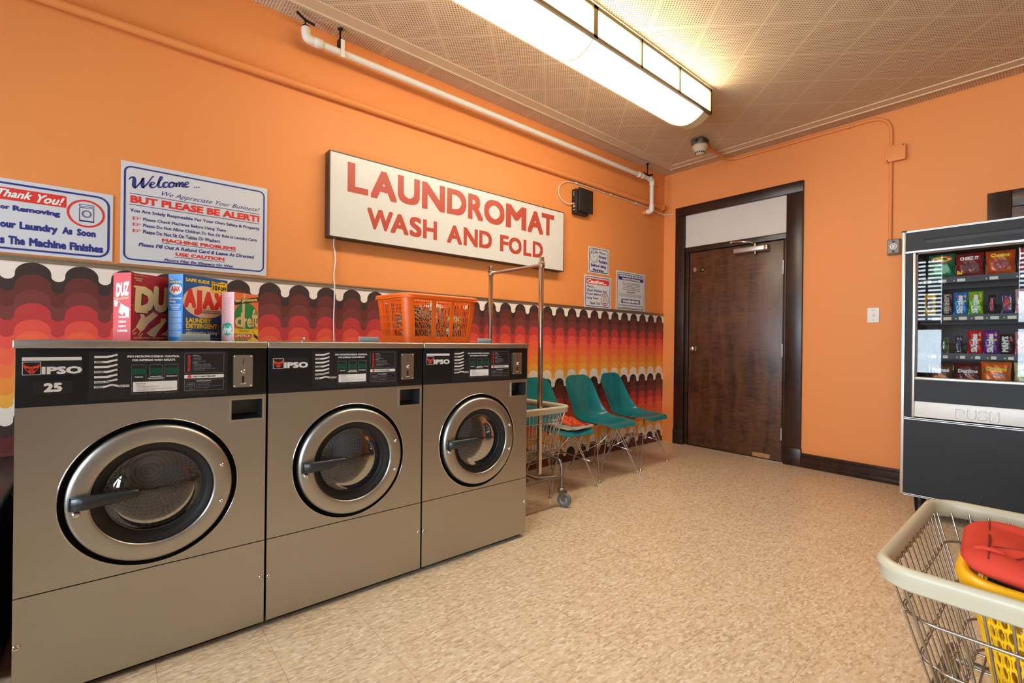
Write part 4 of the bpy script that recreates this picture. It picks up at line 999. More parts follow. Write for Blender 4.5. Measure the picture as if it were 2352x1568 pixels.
    b = MB(); b.ell(f, .062, .098, .061, .058, E, M_GN, 40); b.rect(f, .0, .127, .0, .050, E1, M_YL); b.rect(f, .046, .053, .05, .193, E1, M_CRM)
    b.poly(f, [(0, .143), (.127, .166), (.127, .184), (0, .161)], E2, mat('dark_green_band', '#1f2418', .45)); b.text(f, 'new germaseptic', .004, .120, .149, .166, E3, M_CRM, .05, slope=.12)
    b.text(f, 'd', .003, .047, .056, .115, E2, M_CRM, .03); b.rect(f, .040, .047, .06, .15, E1+.0002, M_CRM); b.text(f, 'r', .050, .064, .056, .094, E2, M_CRM, .035); b.text(f, 'e', .065, .091, .056, .095, E2, M_CRM, .03); b.text(f, 'ft', .091, .123, .058, .132, E2, M_CRM, .03)
    b.line(f, [(.022+.0018*i, .041+.004*math.sin(i*1.7)+.002*math.sin(i*.9)) for i in range(31)], .0012, E2, M_INK); b.rect(f, 0, .09, .014, .030, E2, M_RED); b.text(f, 'LIPSTICK', .002, .084, .0165, .0275, E3, M_WHITE, .04); b.rect(f, .004, .085, .008, .011, E2, M_INK); b.rect(f, .004, .07, .003, .006, E2, M_INK)
    b.poly(f, [(.092, .006), (.099, .006), (.101, .034), (.094, .036)], E2, M_CRM); b.poly(f, [(.094, .036), (.100, .034), (.099, .048)], E3, M_RED); b.poly(f, [(.1, .02), (.125, .006), (.125, .018), (.104, .032)], E2, M_INK)
    b.ell(s, .028, .048, .024, .026, E, mat('teal_green_print', '#2bb38c', .45), 28); b.text(s, 'dreft', .008, .05, .030, .060, E1, M_WHITE, .05); b.rect(s, .004, .05, .066, .0675, E1, M_INK)
    for i in range(22): b.rect(s, .008, .048-(i*5 % 4)*.002, .17-i*.0045, .1712-i*.0045, E, mat('rose_print', '#d59292', .5))
    b.build('printing', t)
detergent()

def basket():
    t = thing('laundry_basket', 'orange plastic laundry basket on top of the washers', 'laundry basket', (-3.40, -.62, LID), math.radians(1.5))
    M_BK = mat('orange_basket_plastic', '#f0691c', .38, var=.03)
    Lt, Wt, Lb, Wb, h = .50, .37, .415, .30, .25
    def at(side, u, z):
        """point on the wall: side 0 front,1 right,2 back,3 left; u in -1..1; z 0..h"""
        k = z/h; L = (Lb+(Lt-Lb)*k)/2-.015*k; W = (Wb+(Wt-Wb)*k)/2-.015*k; r = .05
        if side == 0: return Vector((u*L, -W, z)), Vector((0, -1, 0))
        if side == 2: return Vector((-u*L, W, z)), Vector((0, 1, 0))
        if side == 1: return Vector((L, u*W, z)), Vector((1, 0, 0))
        return Vector((-L, -u*W, z)), Vector((-1, 0, 0))
    w = MB(); th = .0035
    def quad(side, u0, u1, z0, z1, grow=0.0):
        V = []
        for g in (grow, -th):
            for u, z in ((u0, z0), (u1, z0), (u1, z1), (u0, z1)):
                p, n = at(side, u, z); V.append(p+n*g)
        w.add(V, [(0, 1, 2, 3), (7, 6, 5, 4), (0, 4, 5, 1), (1, 5, 6, 2), (2, 6, 7, 3), (3, 7, 4, 0)], M_BK)
    for side in range(4):
        long_ = side % 2 == 0
        ed = .80 if long_ else .76; npan = 3 if long_ else 2
        quad(side, -ed, ed, .0, .034); quad(side, -ed, ed, .222, .243)
        quad(side, -ed, -ed+.03, .034, .222, .001); quad(side, ed-.03, ed, .034, .222, .001)
        pw = (2*ed-.06)/npan
        for k in range(npan):
            a = -ed+.03+k*pw; c = a+pw
            if k: quad(side, a-.055, a+.055, .034, .222, .003)
            a2, c2 = a+(.07 if k else .0), c-(.07 if k < npan-1 else .0)
            nb = 8 if long_ else 7
            for j in range(1, nb): u = a2+(c2-a2)*j/nb; quad(side, u-.0055, u+.0055, .034, .222)
            for j in range(1, 5): z = .034+.188*j/5; quad(side, a2, c2, z-.0018, z+.0018, .001)
    # rounded corners
    for cx, cy, a0 in ((1, -1, -90), (1, 1, 0), (-1, 1, 90), (-1, -1, 180)):
        V = []; n = 7
        for z in (0, .034, .1, .222, .243):
            k = z/h; L = (Lb+(Lt-Lb)*k)/2-.015*k; W = (Wb+(Wt-Wb)*k)/2-.015*k; rx, ry = L*.2, W*.24
            for j in range(n):
                a = math.radians(a0+90*j/(n-1)); V.append((cx*(L-rx)+rx*math.cos(a), cy*(W-ry)+ry*math.sin(a), z))
        w.add(V, [(i*n+j, i*n+j+1, (i+1)*n+j+1, (i+1)*n+j) for i in range(4) for j in range(n-1)], M_BK, True)
    w.box(-Lb/2+.02, Lb/2-.02, -Wb/2+.02, Wb/2-.02, 0, .005, M_BK)
    w.build('body', t)
    r = MB(); P = [(x, y, 0) for x, y in rr_pts(-Lt/2+.012, Lt/2-.012, -Wt/2+.012, Wt/2-.012, .055, 6)]
    P = [(x, y, .245-.010*(abs(x)/(Lt/2))**4*0) for x, y, z in P]
    r.tube(P, .011, M_BK, 10, closed=True)
    n = len(P); V = []
    for g, z in ((-.006, .236), (.008, .246), (.010, .232)): V += [(x*(1+g*4), y*(1+g*5), z) for x, y, _ in P]
    r.add(V, [(k*n+i, k*n+(i+1) % n, (k+1)*n+(i+1) % n, (k+1)*n+i) for k in range(2) for i in range(n)], M_BK, True)
    r.build('rim', t)
    # clothes: rolled and folded patterned pieces, each its own thing
    def cloth_mat(name, cols, sc, kind):
        g = G(name); o = g.xyz()
        v = g.comb(g.math('MULTIPLY', o[0], sc), g.math('MULTIPLY', o[1], sc), g.math('MULTIPLY', o[2], sc))
        if kind == 'stripe': q = g.math('FRACT', g.math('ADD', g.math('ADD', g.math('MULTIPLY', o[0], sc), g.math('MULTIPLY', o[2], sc*.8)), g.math('MULTIPLY', g.noise(8, 2), 2.)))
        else: q = g.noise(sc, 3, None, dist=1.5)
        st = [(.0 if kind == 'stripe' else .36, lin(cols[0])), (.97 if kind == 'stripe' else .68, lin(cols[-1]))]+[((i/(len(cols)-1)) if kind == 'stripe' else .36+.32*i/(len(cols)-1), lin(c)) for i, c in enumerate(cols[1:-1], 1)]
        g.bump(g.noise(120, 2), .2, .002); return g.out(g.ramp(q, st, 'CONSTANT'), .85, spec=.2)
    B = Matrix.Rotation(math.radians(1.5), 4, 'Z'); O = Vector((-3.40, -.62, LID))
    def heap(label, mt, cx, cy, cz, rx, ry, rz, seed):
        rnd = random.Random(seed); m = MB(); ph = [rnd.uniform(0, 6) for _ in range(8)]
        def fn(u, v):
            a = 2*PI*u; b = PI*(v-.5)
            w_ = 1+.10*math.sin(3*a+ph[0]+2*b)+.07*math.sin(5*a+ph[1]-4*b)+.05*math.sin(9*b+ph[2]+2*a)
            c_ = math.copysign(abs(math.cos(b))**.6, math.cos(b)); s_ = math.copysign(abs(math.sin(b))**.75, math.sin(b))
            p = Vector((cx+rx*c_*math.cos(a)*w_, cy+ry*c_*math.sin(a)*w_, max(.007, cz+rz*s_*w_)))
            return O+B @ p
        m.grid(fn, 36, 20, mt, wrap=True)
        m.build('folded_clothes', None, label, 'clothes', 'clothes in the orange basket')
    heap('dark navy and green striped garment in the orange basket', cloth_mat('dark_green_check', ['#14161d', '#20304a', '#3f6d5a', '#9cc3a2', '#191b22'], 42, 'stripe'), -.112, -.02, .095, .070, .115, .088, 1)
    heap('pale grey and white patterned garment in the orange basket', cloth_mat('pale_print', ['#6b4a34', '#cfc7bd', '#e6e2dc', '#3a3633', '#c7a878'], 30, 'blotch'), .018, -.03, .11, .062, .118, .104, 2)
    heap('olive and grey flecked garment in the orange basket', cloth_mat('flecked_print', ['#26241f', '#8c8b62', '#d5cda6', '#5c6470', '#2c2a2a'], 46, 'blotch'), .135, -.02, .078, .056, .115, .072, 3)
basket()
# ---------------------------------------------------------------- teal shell chairs
def chair(label, x, y, rz):
    t = thing('shell_chair', label, 'chair', (x, y, 0), rz, 'row of teal shell chairs')
    if 'teal_fibreglass' not in MATS:
        g = G('teal_fibreglass'); n = g.noise(18, 6, g.comb(*[g.math('MULTIPLY', q, k) for q, k in zip(g.xyz(), (1., 1., .35))])); n2 = g.noise(3, 3)
        g.out(g.mix(n, lin('#03565c'), lin('#0b8088')), g.map(n2, 0., 1., .24, .36), spec=.5)
    MT = MATS['teal_fibreglass']
    # side profile: (forward, height), half width, edge lift
    K = [(-.262, .418, .150, .0), (-.245, .436, .185, .0), (-.205, .446, .215, .004), (-.13, .442, .230, .012), (-.04, .430, .234, .026), (.05, .424, .234, .045), (.12, .432, .230, .065), (.165, .462, .222, .075), (.192, .51, .212, .070), (.212, .57, .205, .055), (.232, .64, .200, .038), (.250, .71, .194, .022), (.262, .765, .178, .010), (.269, .795, .140, .003), (.272, .808, .095, .0)]
    P = catmull([(a, b, 0) for a, b, _, _ in K], 3); Q = catmull([(c, d, 0) for _, _, c, d in K], 3)
    nv = len(P)
    m = MB()
    def fn(u, v):
        i = min(int(round(v*(nv-1))), nv-1); p, q = P[i], Q[i]; a = P[max(i-1, 0)]; b = P[min(i+1, nv-1)]
        tx, tz = (b.x-a.x), (b.y-a.y); l = math.hypot(tx, tz); nx, nz = -tz/l, tx/l    # inward normal (up for the seat, forward for the back)
        s_ = 2*u-1; lift = q.y*abs(s_)**3
        w_ = q.x*(1-.10*abs(s_)**6)
        return (s_*w_, p.x+nx*lift, p.y+nz*lift)
    m.grid(fn, 21, nv, MT)
    m.build('shell', t, solid=.005, sub=1)
    # wire base
    top = {}
    M_W = MATS.get('chrome')
    feet = {(-1, -1): (-.235, -.215), (1, -1): (.235, -.215), (-1, 1): (-.155, .195), (1, 1): (.155, .195)}
    rings = []
    for (sx, sy), (fx, fy) in feet.items():
        l = MB()
        z0 = .018; a = Vector((fx, fy, z0))
        # two wires rise from each foot to the mounts, spread like a V
        m1 = Vector((sx*.115, sy*.02-.03, .418)); m2 = Vector((sx*.06, sy*.115-.03, .418))
        l.tube([a, m1], .0042, M_W, 8).tube([a, m2], .0042, M_W, 8)
        l.build('leg', t)
        g = MB(); g.lathe([(.0, .0), (.013, .0), (.013, .006), (.006, .010), (.005, .022), (0, .024)], (fx, fy, .0005), (0, 0, 1), M_W, 14); g.build('glide', t)
    k = MB(); zb = .225
    for sx in (-1, 1):
        k.tube([(sx*.20, -.185, .19), (sx*.05, .0, .255), (sx*.135, .165, .19)], .0035, M_W, 8)
    for sx in (-1, 1):
        k.tube([(sx*.095, -.10, .40), (-sx*.02, -.02, .25), (-sx*.12, .14, .14)], .0035, M_W, 8)
    k.tube([(-.06, -.05, .25), (.06, -.05, .25), (.06, .05, .25), (-.06, .05, .25)], .0035, M_W, 8, closed=True)
    k.build('cross_brace', t)
    k = MB()
    for sx in (-1, 1):
        k.tube([(sx*.125, -.09, .418), (sx*.06, .09, .418)], .006, M_W, 8)
    k.tube([(-.10, -.045, .418), (.10, -.045, .418)], .006, M_W, 8); k.build('seat_mount', t)
    return t
chair('teal shell chair nearest the dark door', -1.075, -.375, math.radians(4))
chair('teal shell chair between the other two teal chairs', -1.60, -.405, math.radians(-2))
chair('teal shell chair with magazines on its seat', -2.15, -.415, math.radians(-3))

def magazines():
    M_PG = mat('magazine_pages', '#d9d2c4', .6)
    for k, (lab, col, x, y, z, rz, w, h, t_) in enumerate((
            ('dark magazine, bottommost of the stack on the chair', '#3a2f2c', -2.13, -.49, .4525, 12, .21, .275, .006),
            ('cream magazine lying on the dark magazine on the chair', '#cdbda4', -2.115, -.50, .459, -6, .21, .28, .006),
            ('thick pale magazine under the red and orange one', '#b9b0a2', -2.10, -.52, .4655, 8, .22, .29, .012))):
        t = thing('magazine', lab, 'magazine', (x, y, z), math.radians(rz), 'magazines on the teal chair')
        m = MB(); m.box(-w/2+.002, w/2-.002, -h/2+.002, h/2-.002, .0008, t_-.0008, M_PG); m.build('pages', t)
        m = MB(); mm = mat('magazine_cover_%s' % col[1:], col, .3); m.box(-w/2, w/2, -h/2, h/2, t_-.0008, t_, mm).box(-w/2, w/2, -h/2, h/2, 0, .0008, mm).box(-w/2-.0008, -w/2, -h/2, h/2, 0, t_, mm); m.build('cover', t)
    g = G('red_orange_cover'); n = g.noise(16, 4, dist=2)
    g.out(g.ramp(n, [(.3, lin('#7a2a18')), (.7, lin('#f0a072')), (.45, lin('#d8542a')), (.56, lin('#e8452a')), (.62, lin('#3d221c'))], 'CONSTANT'), .35)
    t = thing('magazine', 'curled red and orange magazine, topmost of the stack on the chair', 'magazine', (-2.10, -.52, .4785), math.radians(-4), 'magazines on the teal chair')
    def leaf(k):
        def fn(u, v):
            x = -.075+.17*u; y = -.13+.20*v
            return (x, y, .001+k*.006+.055*max(0, (v-.35))**1.6*(1-.3*math.cos(5*u+k))*(1.0+.25*k) + .006*math.sin(7*u+3*v+k)**2*v)
        return fn
    m = MB(); m.grid(leaf(0), 16, 16, M_PG); m.build('pages', t, solid=.002)
    m = MB(); m.grid(leaf(1), 16, 16, MATS['red_orange_cover']); m.build('cover', t, solid=.001)
magazines()

# ---------------------------------------------------------------- wire laundry carts
M_BUMP = mat('cream_bumper', '#b9b199', .42, var=.10, scale=3.0)
M_WIRE = mat('dull_chrome_wire', '#b4b0aa', .25, 1.0, var=.08)
M_FRAME = mat('worn_steel_tube', '#8b8379', .38, .9, var=.18, scale=9)
M_RUBBER = mat('grey_rubber', '#6a6a69', .6)
def cart(label, x, y, rz, rack, l=.61):
    """origin: middle of the rim on the floor; short side along x (w), long side along y (l)"""
    t = thing('laundry_cart', label, 'laundry cart', (x, y, 0), rz, 'wire laundry carts')
    w, zr, zb = .53, .67, .335
    def half(z):
        k = (zr-z)/(zr-zb); return w/2-.015-.095*k, l/2-.015-.055*k
    def ringpts(z, r=.06, ex=0.0):
        a, b = half(z); return [(px, py, z) for px, py in rr_pts(-a-ex, a+ex, -b-ex, b+ex, r, 5)]
    # bumper: round top bead with a skirt
    m = MB(); P = [(px, py) for px, py in rr_pts(-w/2, w/2, -l/2, l/2, .07, 8)]
    P = [(Vector(P[i]).lerp(Vector(P[(i+1) % len(P)]), k/m_)) for i in range(len(P)) for m_ in [max(1, int((Vector(P[(i+1) % len(P)])-Vector(P[i])).length/.012))] for k in range(m_)]; n = len(P)
    sec = [(-.006, -.036), (-.008, -.020), (-.014, -.007), (-.009, .003), (.000, .007), (.008, .003), (.012, -.006), (.006, -.014), (.007, -.032), (.003, -.037)]
    V = []
    for i in range(n):
        p = Vector(P[i]); tn = (Vector(P[(i+1) % n])-Vector(P[i-1])).normalized(); o = Vector((tn.y, -tn.x))
        for kk, (d, z) in enumerate(sec): q = p+o*(d-.008-(.0045*abs(math.sin(p.x*75+p.y*75)) if kk in (0, 1) else 0)); V.append((q.x, q.y, zr+z))
    k = len(sec); m.add(V, [(i*k+j, i*k+(j+1) % k, ((i+1) % n)*k+(j+1) % k, ((i+1) % n)*k+j) for i in range(n) for j in range(k)], M_BUMP, True)
    m.build('rim_bumper', t)
    # basket wires
    m = MB()
    for z, r_ in ((.575, .0038), (.485, .0034), (.40, .0034), (zb, .0036)):
        m.tube(ringpts(z, .06, .003), r_, M_WIRE, 6, closed=True)
    a1, b1 = half(zr-.02); a0, b0 = half(zb)
    nx, ny = 13, 14
    for i in range(nx):
        u = -1+2*(i+.5)/nx*1.0; u *= .97
        for s_ in (-1, 1): m.tube([(u*a1, s_*b1, zr-.02), (u*a0, s_*b0, zb), (u*a0, s_*(b0-.03), zb-.004)], .0024, M_WIRE, 5, caps=False)
        m.tube([(u*a0, -b0, zb-.004), (u*a0, b0, zb-.004)], .0024, M_WIRE, 5, caps=False)
    for i in range(ny):
        u = (-1+2*(i+.5)/ny)*.97
        for s_ in (-1, 1): m.tube([(s_*a1, u*b1, zr-.02), (s_*a0, u*b0, zb)], .0024, M_WIRE, 5, caps=False)
    for i in range(6):
        u = -.85+1.7*i/5; m.tube([(-a0, u*b0, zb-.009), (a0, u*b0, zb-.009)], .0034, M_WIRE, 6, caps=False)
    m.build('wire_mesh', t)
    # undercarriage: two bent tube legs along the long sides' ends, cross bars
    m = MB(); zt = zb-.026
    for sx in (-1, 1):
        x_ = sx*.205
        m.tube(bend([(x_, -.27, .12), (x_, -.27, zt), (x_, .27, zt), (x_, .27, .12)], .06, 6), .0125, M_FRAME, 10)
        m.tube([(x_, -.27, .20), (x_*.2, -.20, .20), (x_*.2, .20, .20), (x_, .27, .20)], .010, M_FRAME, 8)
    for sy in (-1, 1):
        m.tube([(-.205, sy*.27, .20), (.205, sy*.27, .20)], .011, M_FRAME, 8); m.tube([(-.205, sy*.16, zt+.006), (.205, sy*.16, zt+.006)], .009, M_FRAME, 8)
    m.build('undercarriage', t)
    for i, (sx, sy) in enumerate(((-1, -1), (1, -1), (-1, 1), (1, 1))):
        cx, cy = sx*.205, sy*.27; an = (.5, -1.2, -.6, .9)[i]; ca, sa = math.cos(an), math.sin(an)
        dirv = Vector((ca, sa, 0)); sd = Vector((-sa, ca, 0)); base = Vector((cx, cy, 0))
        c = MB(); c.lathe([(.0, .125), (.026, .125), (.028, .113), (.018, .104), (0, .104)], base, (0, 0, 1), M_FRAME, 16)
        for s_ in (-1, 1):
            fr = Frame(base+sd*s_*.017, dirv, (0, 0, 1)); c.prism(fr, [(-.022, .105), (.03, .105), (.034, .085), (.032, .045), (.012, .04), (-.015, .09)], -.0015, .0015, M_FRAME)
        c.obox(Frame(base+Vector((0, 0, .102)), dirv, sd), -.022, .03, -.0185, .0185, 0, .004, M_FRAME)
        cs = c.build('caster', t)
        wc = base+dirv*.021+Vector((0, 0, .0482)); q = MB(); q.lathe([(.030, -.011), (.044, -.012), (.048, -.006), (.048, .006), (.044, .012), (.030, .011)], wc, sd, M_RUBBER, 28, close=True); q.lathe([(0, -.013), (.012, -.013), (.014, -.009), (.029, -.007), (.031, -.011), (.031, .011), (.029, .007), (.014, .009), (.012, .013), (0, .013)], wc, sd, mat('wheel_hub', '#8f9296', .4, .3), 24)
        q.build('wheel', cs)
    if rack:
        M_POST = mat('chromed_post', '#c9c2b6', .18, 1.0)
        yp = l/2-.04
        for sy in (-1, 1):
            m = MB(); x_ = 0.0
            m.obox(Frame((x_, sy*yp, 0)), -.0125, .0125, .25, 1.645, -.0125, .0125, M_POST, .002)
            m.obox(Frame((x_, sy*yp, 0)), -.016, .016, 1.575, 1.61, -.016, .016, M_POST, .003)
            m.build('rack_post', t)
        m = MB(); m.tube([(0, -yp, 1.592), (0, yp, 1.592)], .011, M_POST, 12); m.build('hanging_bar', t)
    return t
cart('wire laundry cart with a tall rack, between washers and chairs', -2.66, -.512, 0, True)
cart('wire laundry cart holding a yellow basket', -3.29, -2.978, PI/2, False, .625)

def cart_load():
    # yellow openwork basket sitting on the wire floor
    M_Y = mat('yellow_basket_plastic', '#f2bd14', .35, var=.03)
    t = thing('plastic_basket', 'yellow openwork plastic basket sitting in the wire cart', 'laundry basket', (-3.305, -3.018, .3385), 0)
    Lx, Ly, h = .212, .188, .312
    m = MB(); M_Yd = M_Y
    def wall(u, v, off=0.0):
        n = 24
        a = 2*PI*u; c, s = math.cos(a), math.sin(a); e = .38
        k = .70+.30*v
        return Vector(((Lx*k-off)*math.copysign(abs(c)**e, c), (Ly*k-off)*math.copysign(abs(s)**e, s), .004+h*v))
    # lattice of slanted ribs with oval gaps: build a net of diamond cells
    NU, NV = 44, 9
    def net(u, v): return wall(u, v)
    V, F = [], []
    for j in range(NV):
        for i in range(NU):
            c = ((i+.5*(j % 2))/NU, .10+.74*(j+.5)/NV)
            hu, hv = .5/NU, .74/NV
            # hexagonal cell ring
            pts = [(c[0]+hu*.98*math.cos(a), c[1]+hv*.72*math.sin(a)) for a in [k*PI/4+PI/8 for k in range(8)]]
            inn = [(c[0]+hu*.62*math.cos(a), c[1]+hv*.46*math.sin(a)) for a in [k*PI/4+PI/8 for k in range(8)]]
            b = len(V)
            V += [wall(p % 1.0 if 0 <= p < 1 else p, q) for p, q in pts]+[wall(p, q) for p, q in inn]
            F += [(b+k, b+(k+1) % 8, b+8+(k+1) % 8, b+8+k) for k in range(8)]
    m.add(V, F, M_Y)
    m.grid(lambda u, v: wall(u, .10*v), 64, 3, M_Y, wrap=True); m.grid(lambda u, v: wall(u, .86+.14*v), 64, 3, M_Y, wrap=True)
    m.add([wall(u/32, 0.0) for u in range(32)], [tuple(range(32))], M_Y)
    m.build('body', t, solid=.0025)
    m = MB()
    sec = [(-.004, -.030), (.010, -.028), (.018, -.008), (.010, .006), (-.004, .008), (-.008, .0)]
    V = []; n = 72; k = len(sec)
    for i in range(n):
        p = wall(i/n, 1.0); d = Vector((p.x, p.y, 0)).normalized()
        for o_, z in sec: V.append(p+d*o_+Vector((0, 0, z)))
    m.add(V, [(i*k+j, i*k+(j+1) % k, ((i+1) % n)*k+(j+1) % k, ((i+1) % n)*k+j) for i in range(n) for j in range(k)], M_Y, True)
    m.build('rim', t)
    # teal towel under the red trousers
    def fabric(name, a, b, sc=350):
        g = G(name); n = g.noise(sc, 2); n2 = g.noise(5, 4); g.bump(n, .25, .001); return g.out(g.mix(n2, lin(a), lin(b)), .9, spec=.15)
    MTW, MRD = fabric('teal_towel_cloth', '#0a5a58', '#137773'), fabric('red_cotton', '#b53527', '#cc4a38')
    tops = []
    def folded(name, label, mt, cx, cy, z0, lx, ly, hz, seed, rz, groove=0, tilt=0.0):
        rnd = random.Random(seed); ph = [rnd.uniform(0, 6.28) for _ in range(6)]; R = Matrix.Rotation(math.radians(rz), 4, 'Z')
        m = MB()
        def fn(u, v):
            a = 2*PI*u; b = PI*(v-.5); c, s = math.cos(a), math.sin(a); ex = .3
            cb = 1-abs(2*v-1); sb = (1 if v > .5 else -1)*max(0, 1-cb**4)**.55
            x = lx*math.copysign(abs(c)**ex, c)*cb; y = ly*math.copysign(abs(s)**ex, s)*cb
            z = hz*sb*(1+.12*math.sin(x*22+ph[0])+.10*math.sin(y*17+x*9+ph[1])) + (.006*math.sin(x*40+ph[2])*math.sin(y*33+ph[3])+.003*math.sin(x*70-y*50+ph[4]))*(1-cb**6)
            z += tilt*y
            p = R @ Vector((x, y, z)); return (cx+p.x, cy+p.y, z0+p.z)
        m.grid(fn, 72, 49, mt, wrap=True)
        o = m.build(name, None, label, 'clothes', 'clothes in the yellow basket')
        def top(x, y):                      # a point of the upper face, in the object's own coordinates
            cb = min(.999, ((abs(x)/lx)**(2/.3)+(abs(y)/ly)**(2/.3))**.15); sb = max(0, 1-cb**4)**.55
            z = hz*sb*(1+.12*math.sin(x*22+ph[0])+.10*math.sin(y*17+x*9+ph[1])) + (.006*math.sin(x*40+ph[2])*math.sin(y*33+ph[3])+.003*math.sin(x*70-y*50+ph[4]))*(1-cb**6)+tilt*y
            q = R @ Vector((x, y, z)); return Vector((cx+q.x, cy+q.y, z0+q.z))-o.location
        tops.append(top)
        return o
    folded('folded_towel', 'teal towel folded under the red trousers in the yellow basket', MTW, -3.315, -3.018, .600, .18, .16, .026, 4, 0, tilt=.08)
    p = folded('folded_trousers', 'red cotton trousers folded on top in the yellow basket', MRD, -3.335, -3.014, .660, .160, .196, .030, 5, 4, tilt=.12)
    m = MB(); M_ST = mat('dark_red_stitching', '#7e1a12', .8); pts = []
    topz = tops[-1]
    for pts in ([(-.135+.0225*i, .155) for i in range(13)], [(-.11+.02*i, .12-.012*i) for i in range(11)], [(-.06, .15-.02*i) for i in range(12)]):
        m.tube([topz(x, y) for x, y in pts], .0018, M_ST, 6)
    m.build('seam', p)
    m = MB(); m.tube([topz(-.09, .135), topz(-.092, .145)+Vector((0, 0, .003)), topz(-.094, .165)+Vector((0, 0, .003)), topz(-.096, .176)], .005, MRD, 8); m.build('belt_loop', p)
    m = MB(); m.lathe([(.008, 0), (.008, .003), (.004, .005), (0, .005)], topz(-.12, .085), (-.3, .1, 1), mat('dark_rivet', '#5b3a2a', .3, .9), 14); m.build('rivet', p)
cart_load()

# ---------------------------------------------------------------- dark cabinet with its cord, left of the washers
def dark_cabinet():
    t = thing('low_cabinet', 'low dark cabinet against the wall behind the washer numbered 25', 'cabinet', (-5.36, -.42, 0))
    M_C = mat('scuffed_black_laminate', '#17161a', .45, var=.2)
    m = MB(); m.box(-.33, .33, -.36, .36, .02, .555, M_C, .006); m.build('body', t)
    m = MB(); m.box(-.345, .345, -.375, .375, .555, .585, mat('dark_grey_top', '#2c2b30', .4, var=.15), .006); m.build('top', t)
    m = MB()
    for z in (.10, .30): m.box(-.30, .30, -.366, -.360, z, z+.18, M_C, .004)
    m.build('drawer_front', t)
    MB().tube(catmull([(-5.10, -.45, .592), (-5.03, -.55, .55), (-5.0, -.62, .48), (-4.995, -.66, .36), (-4.998, -.66, .25), (-5.012, -.60, .2)], 8), .005, M_INK, 8).build('power_cord', None, 'black cord hanging over the low dark cabinet', 'cord')
dark_cabinet()
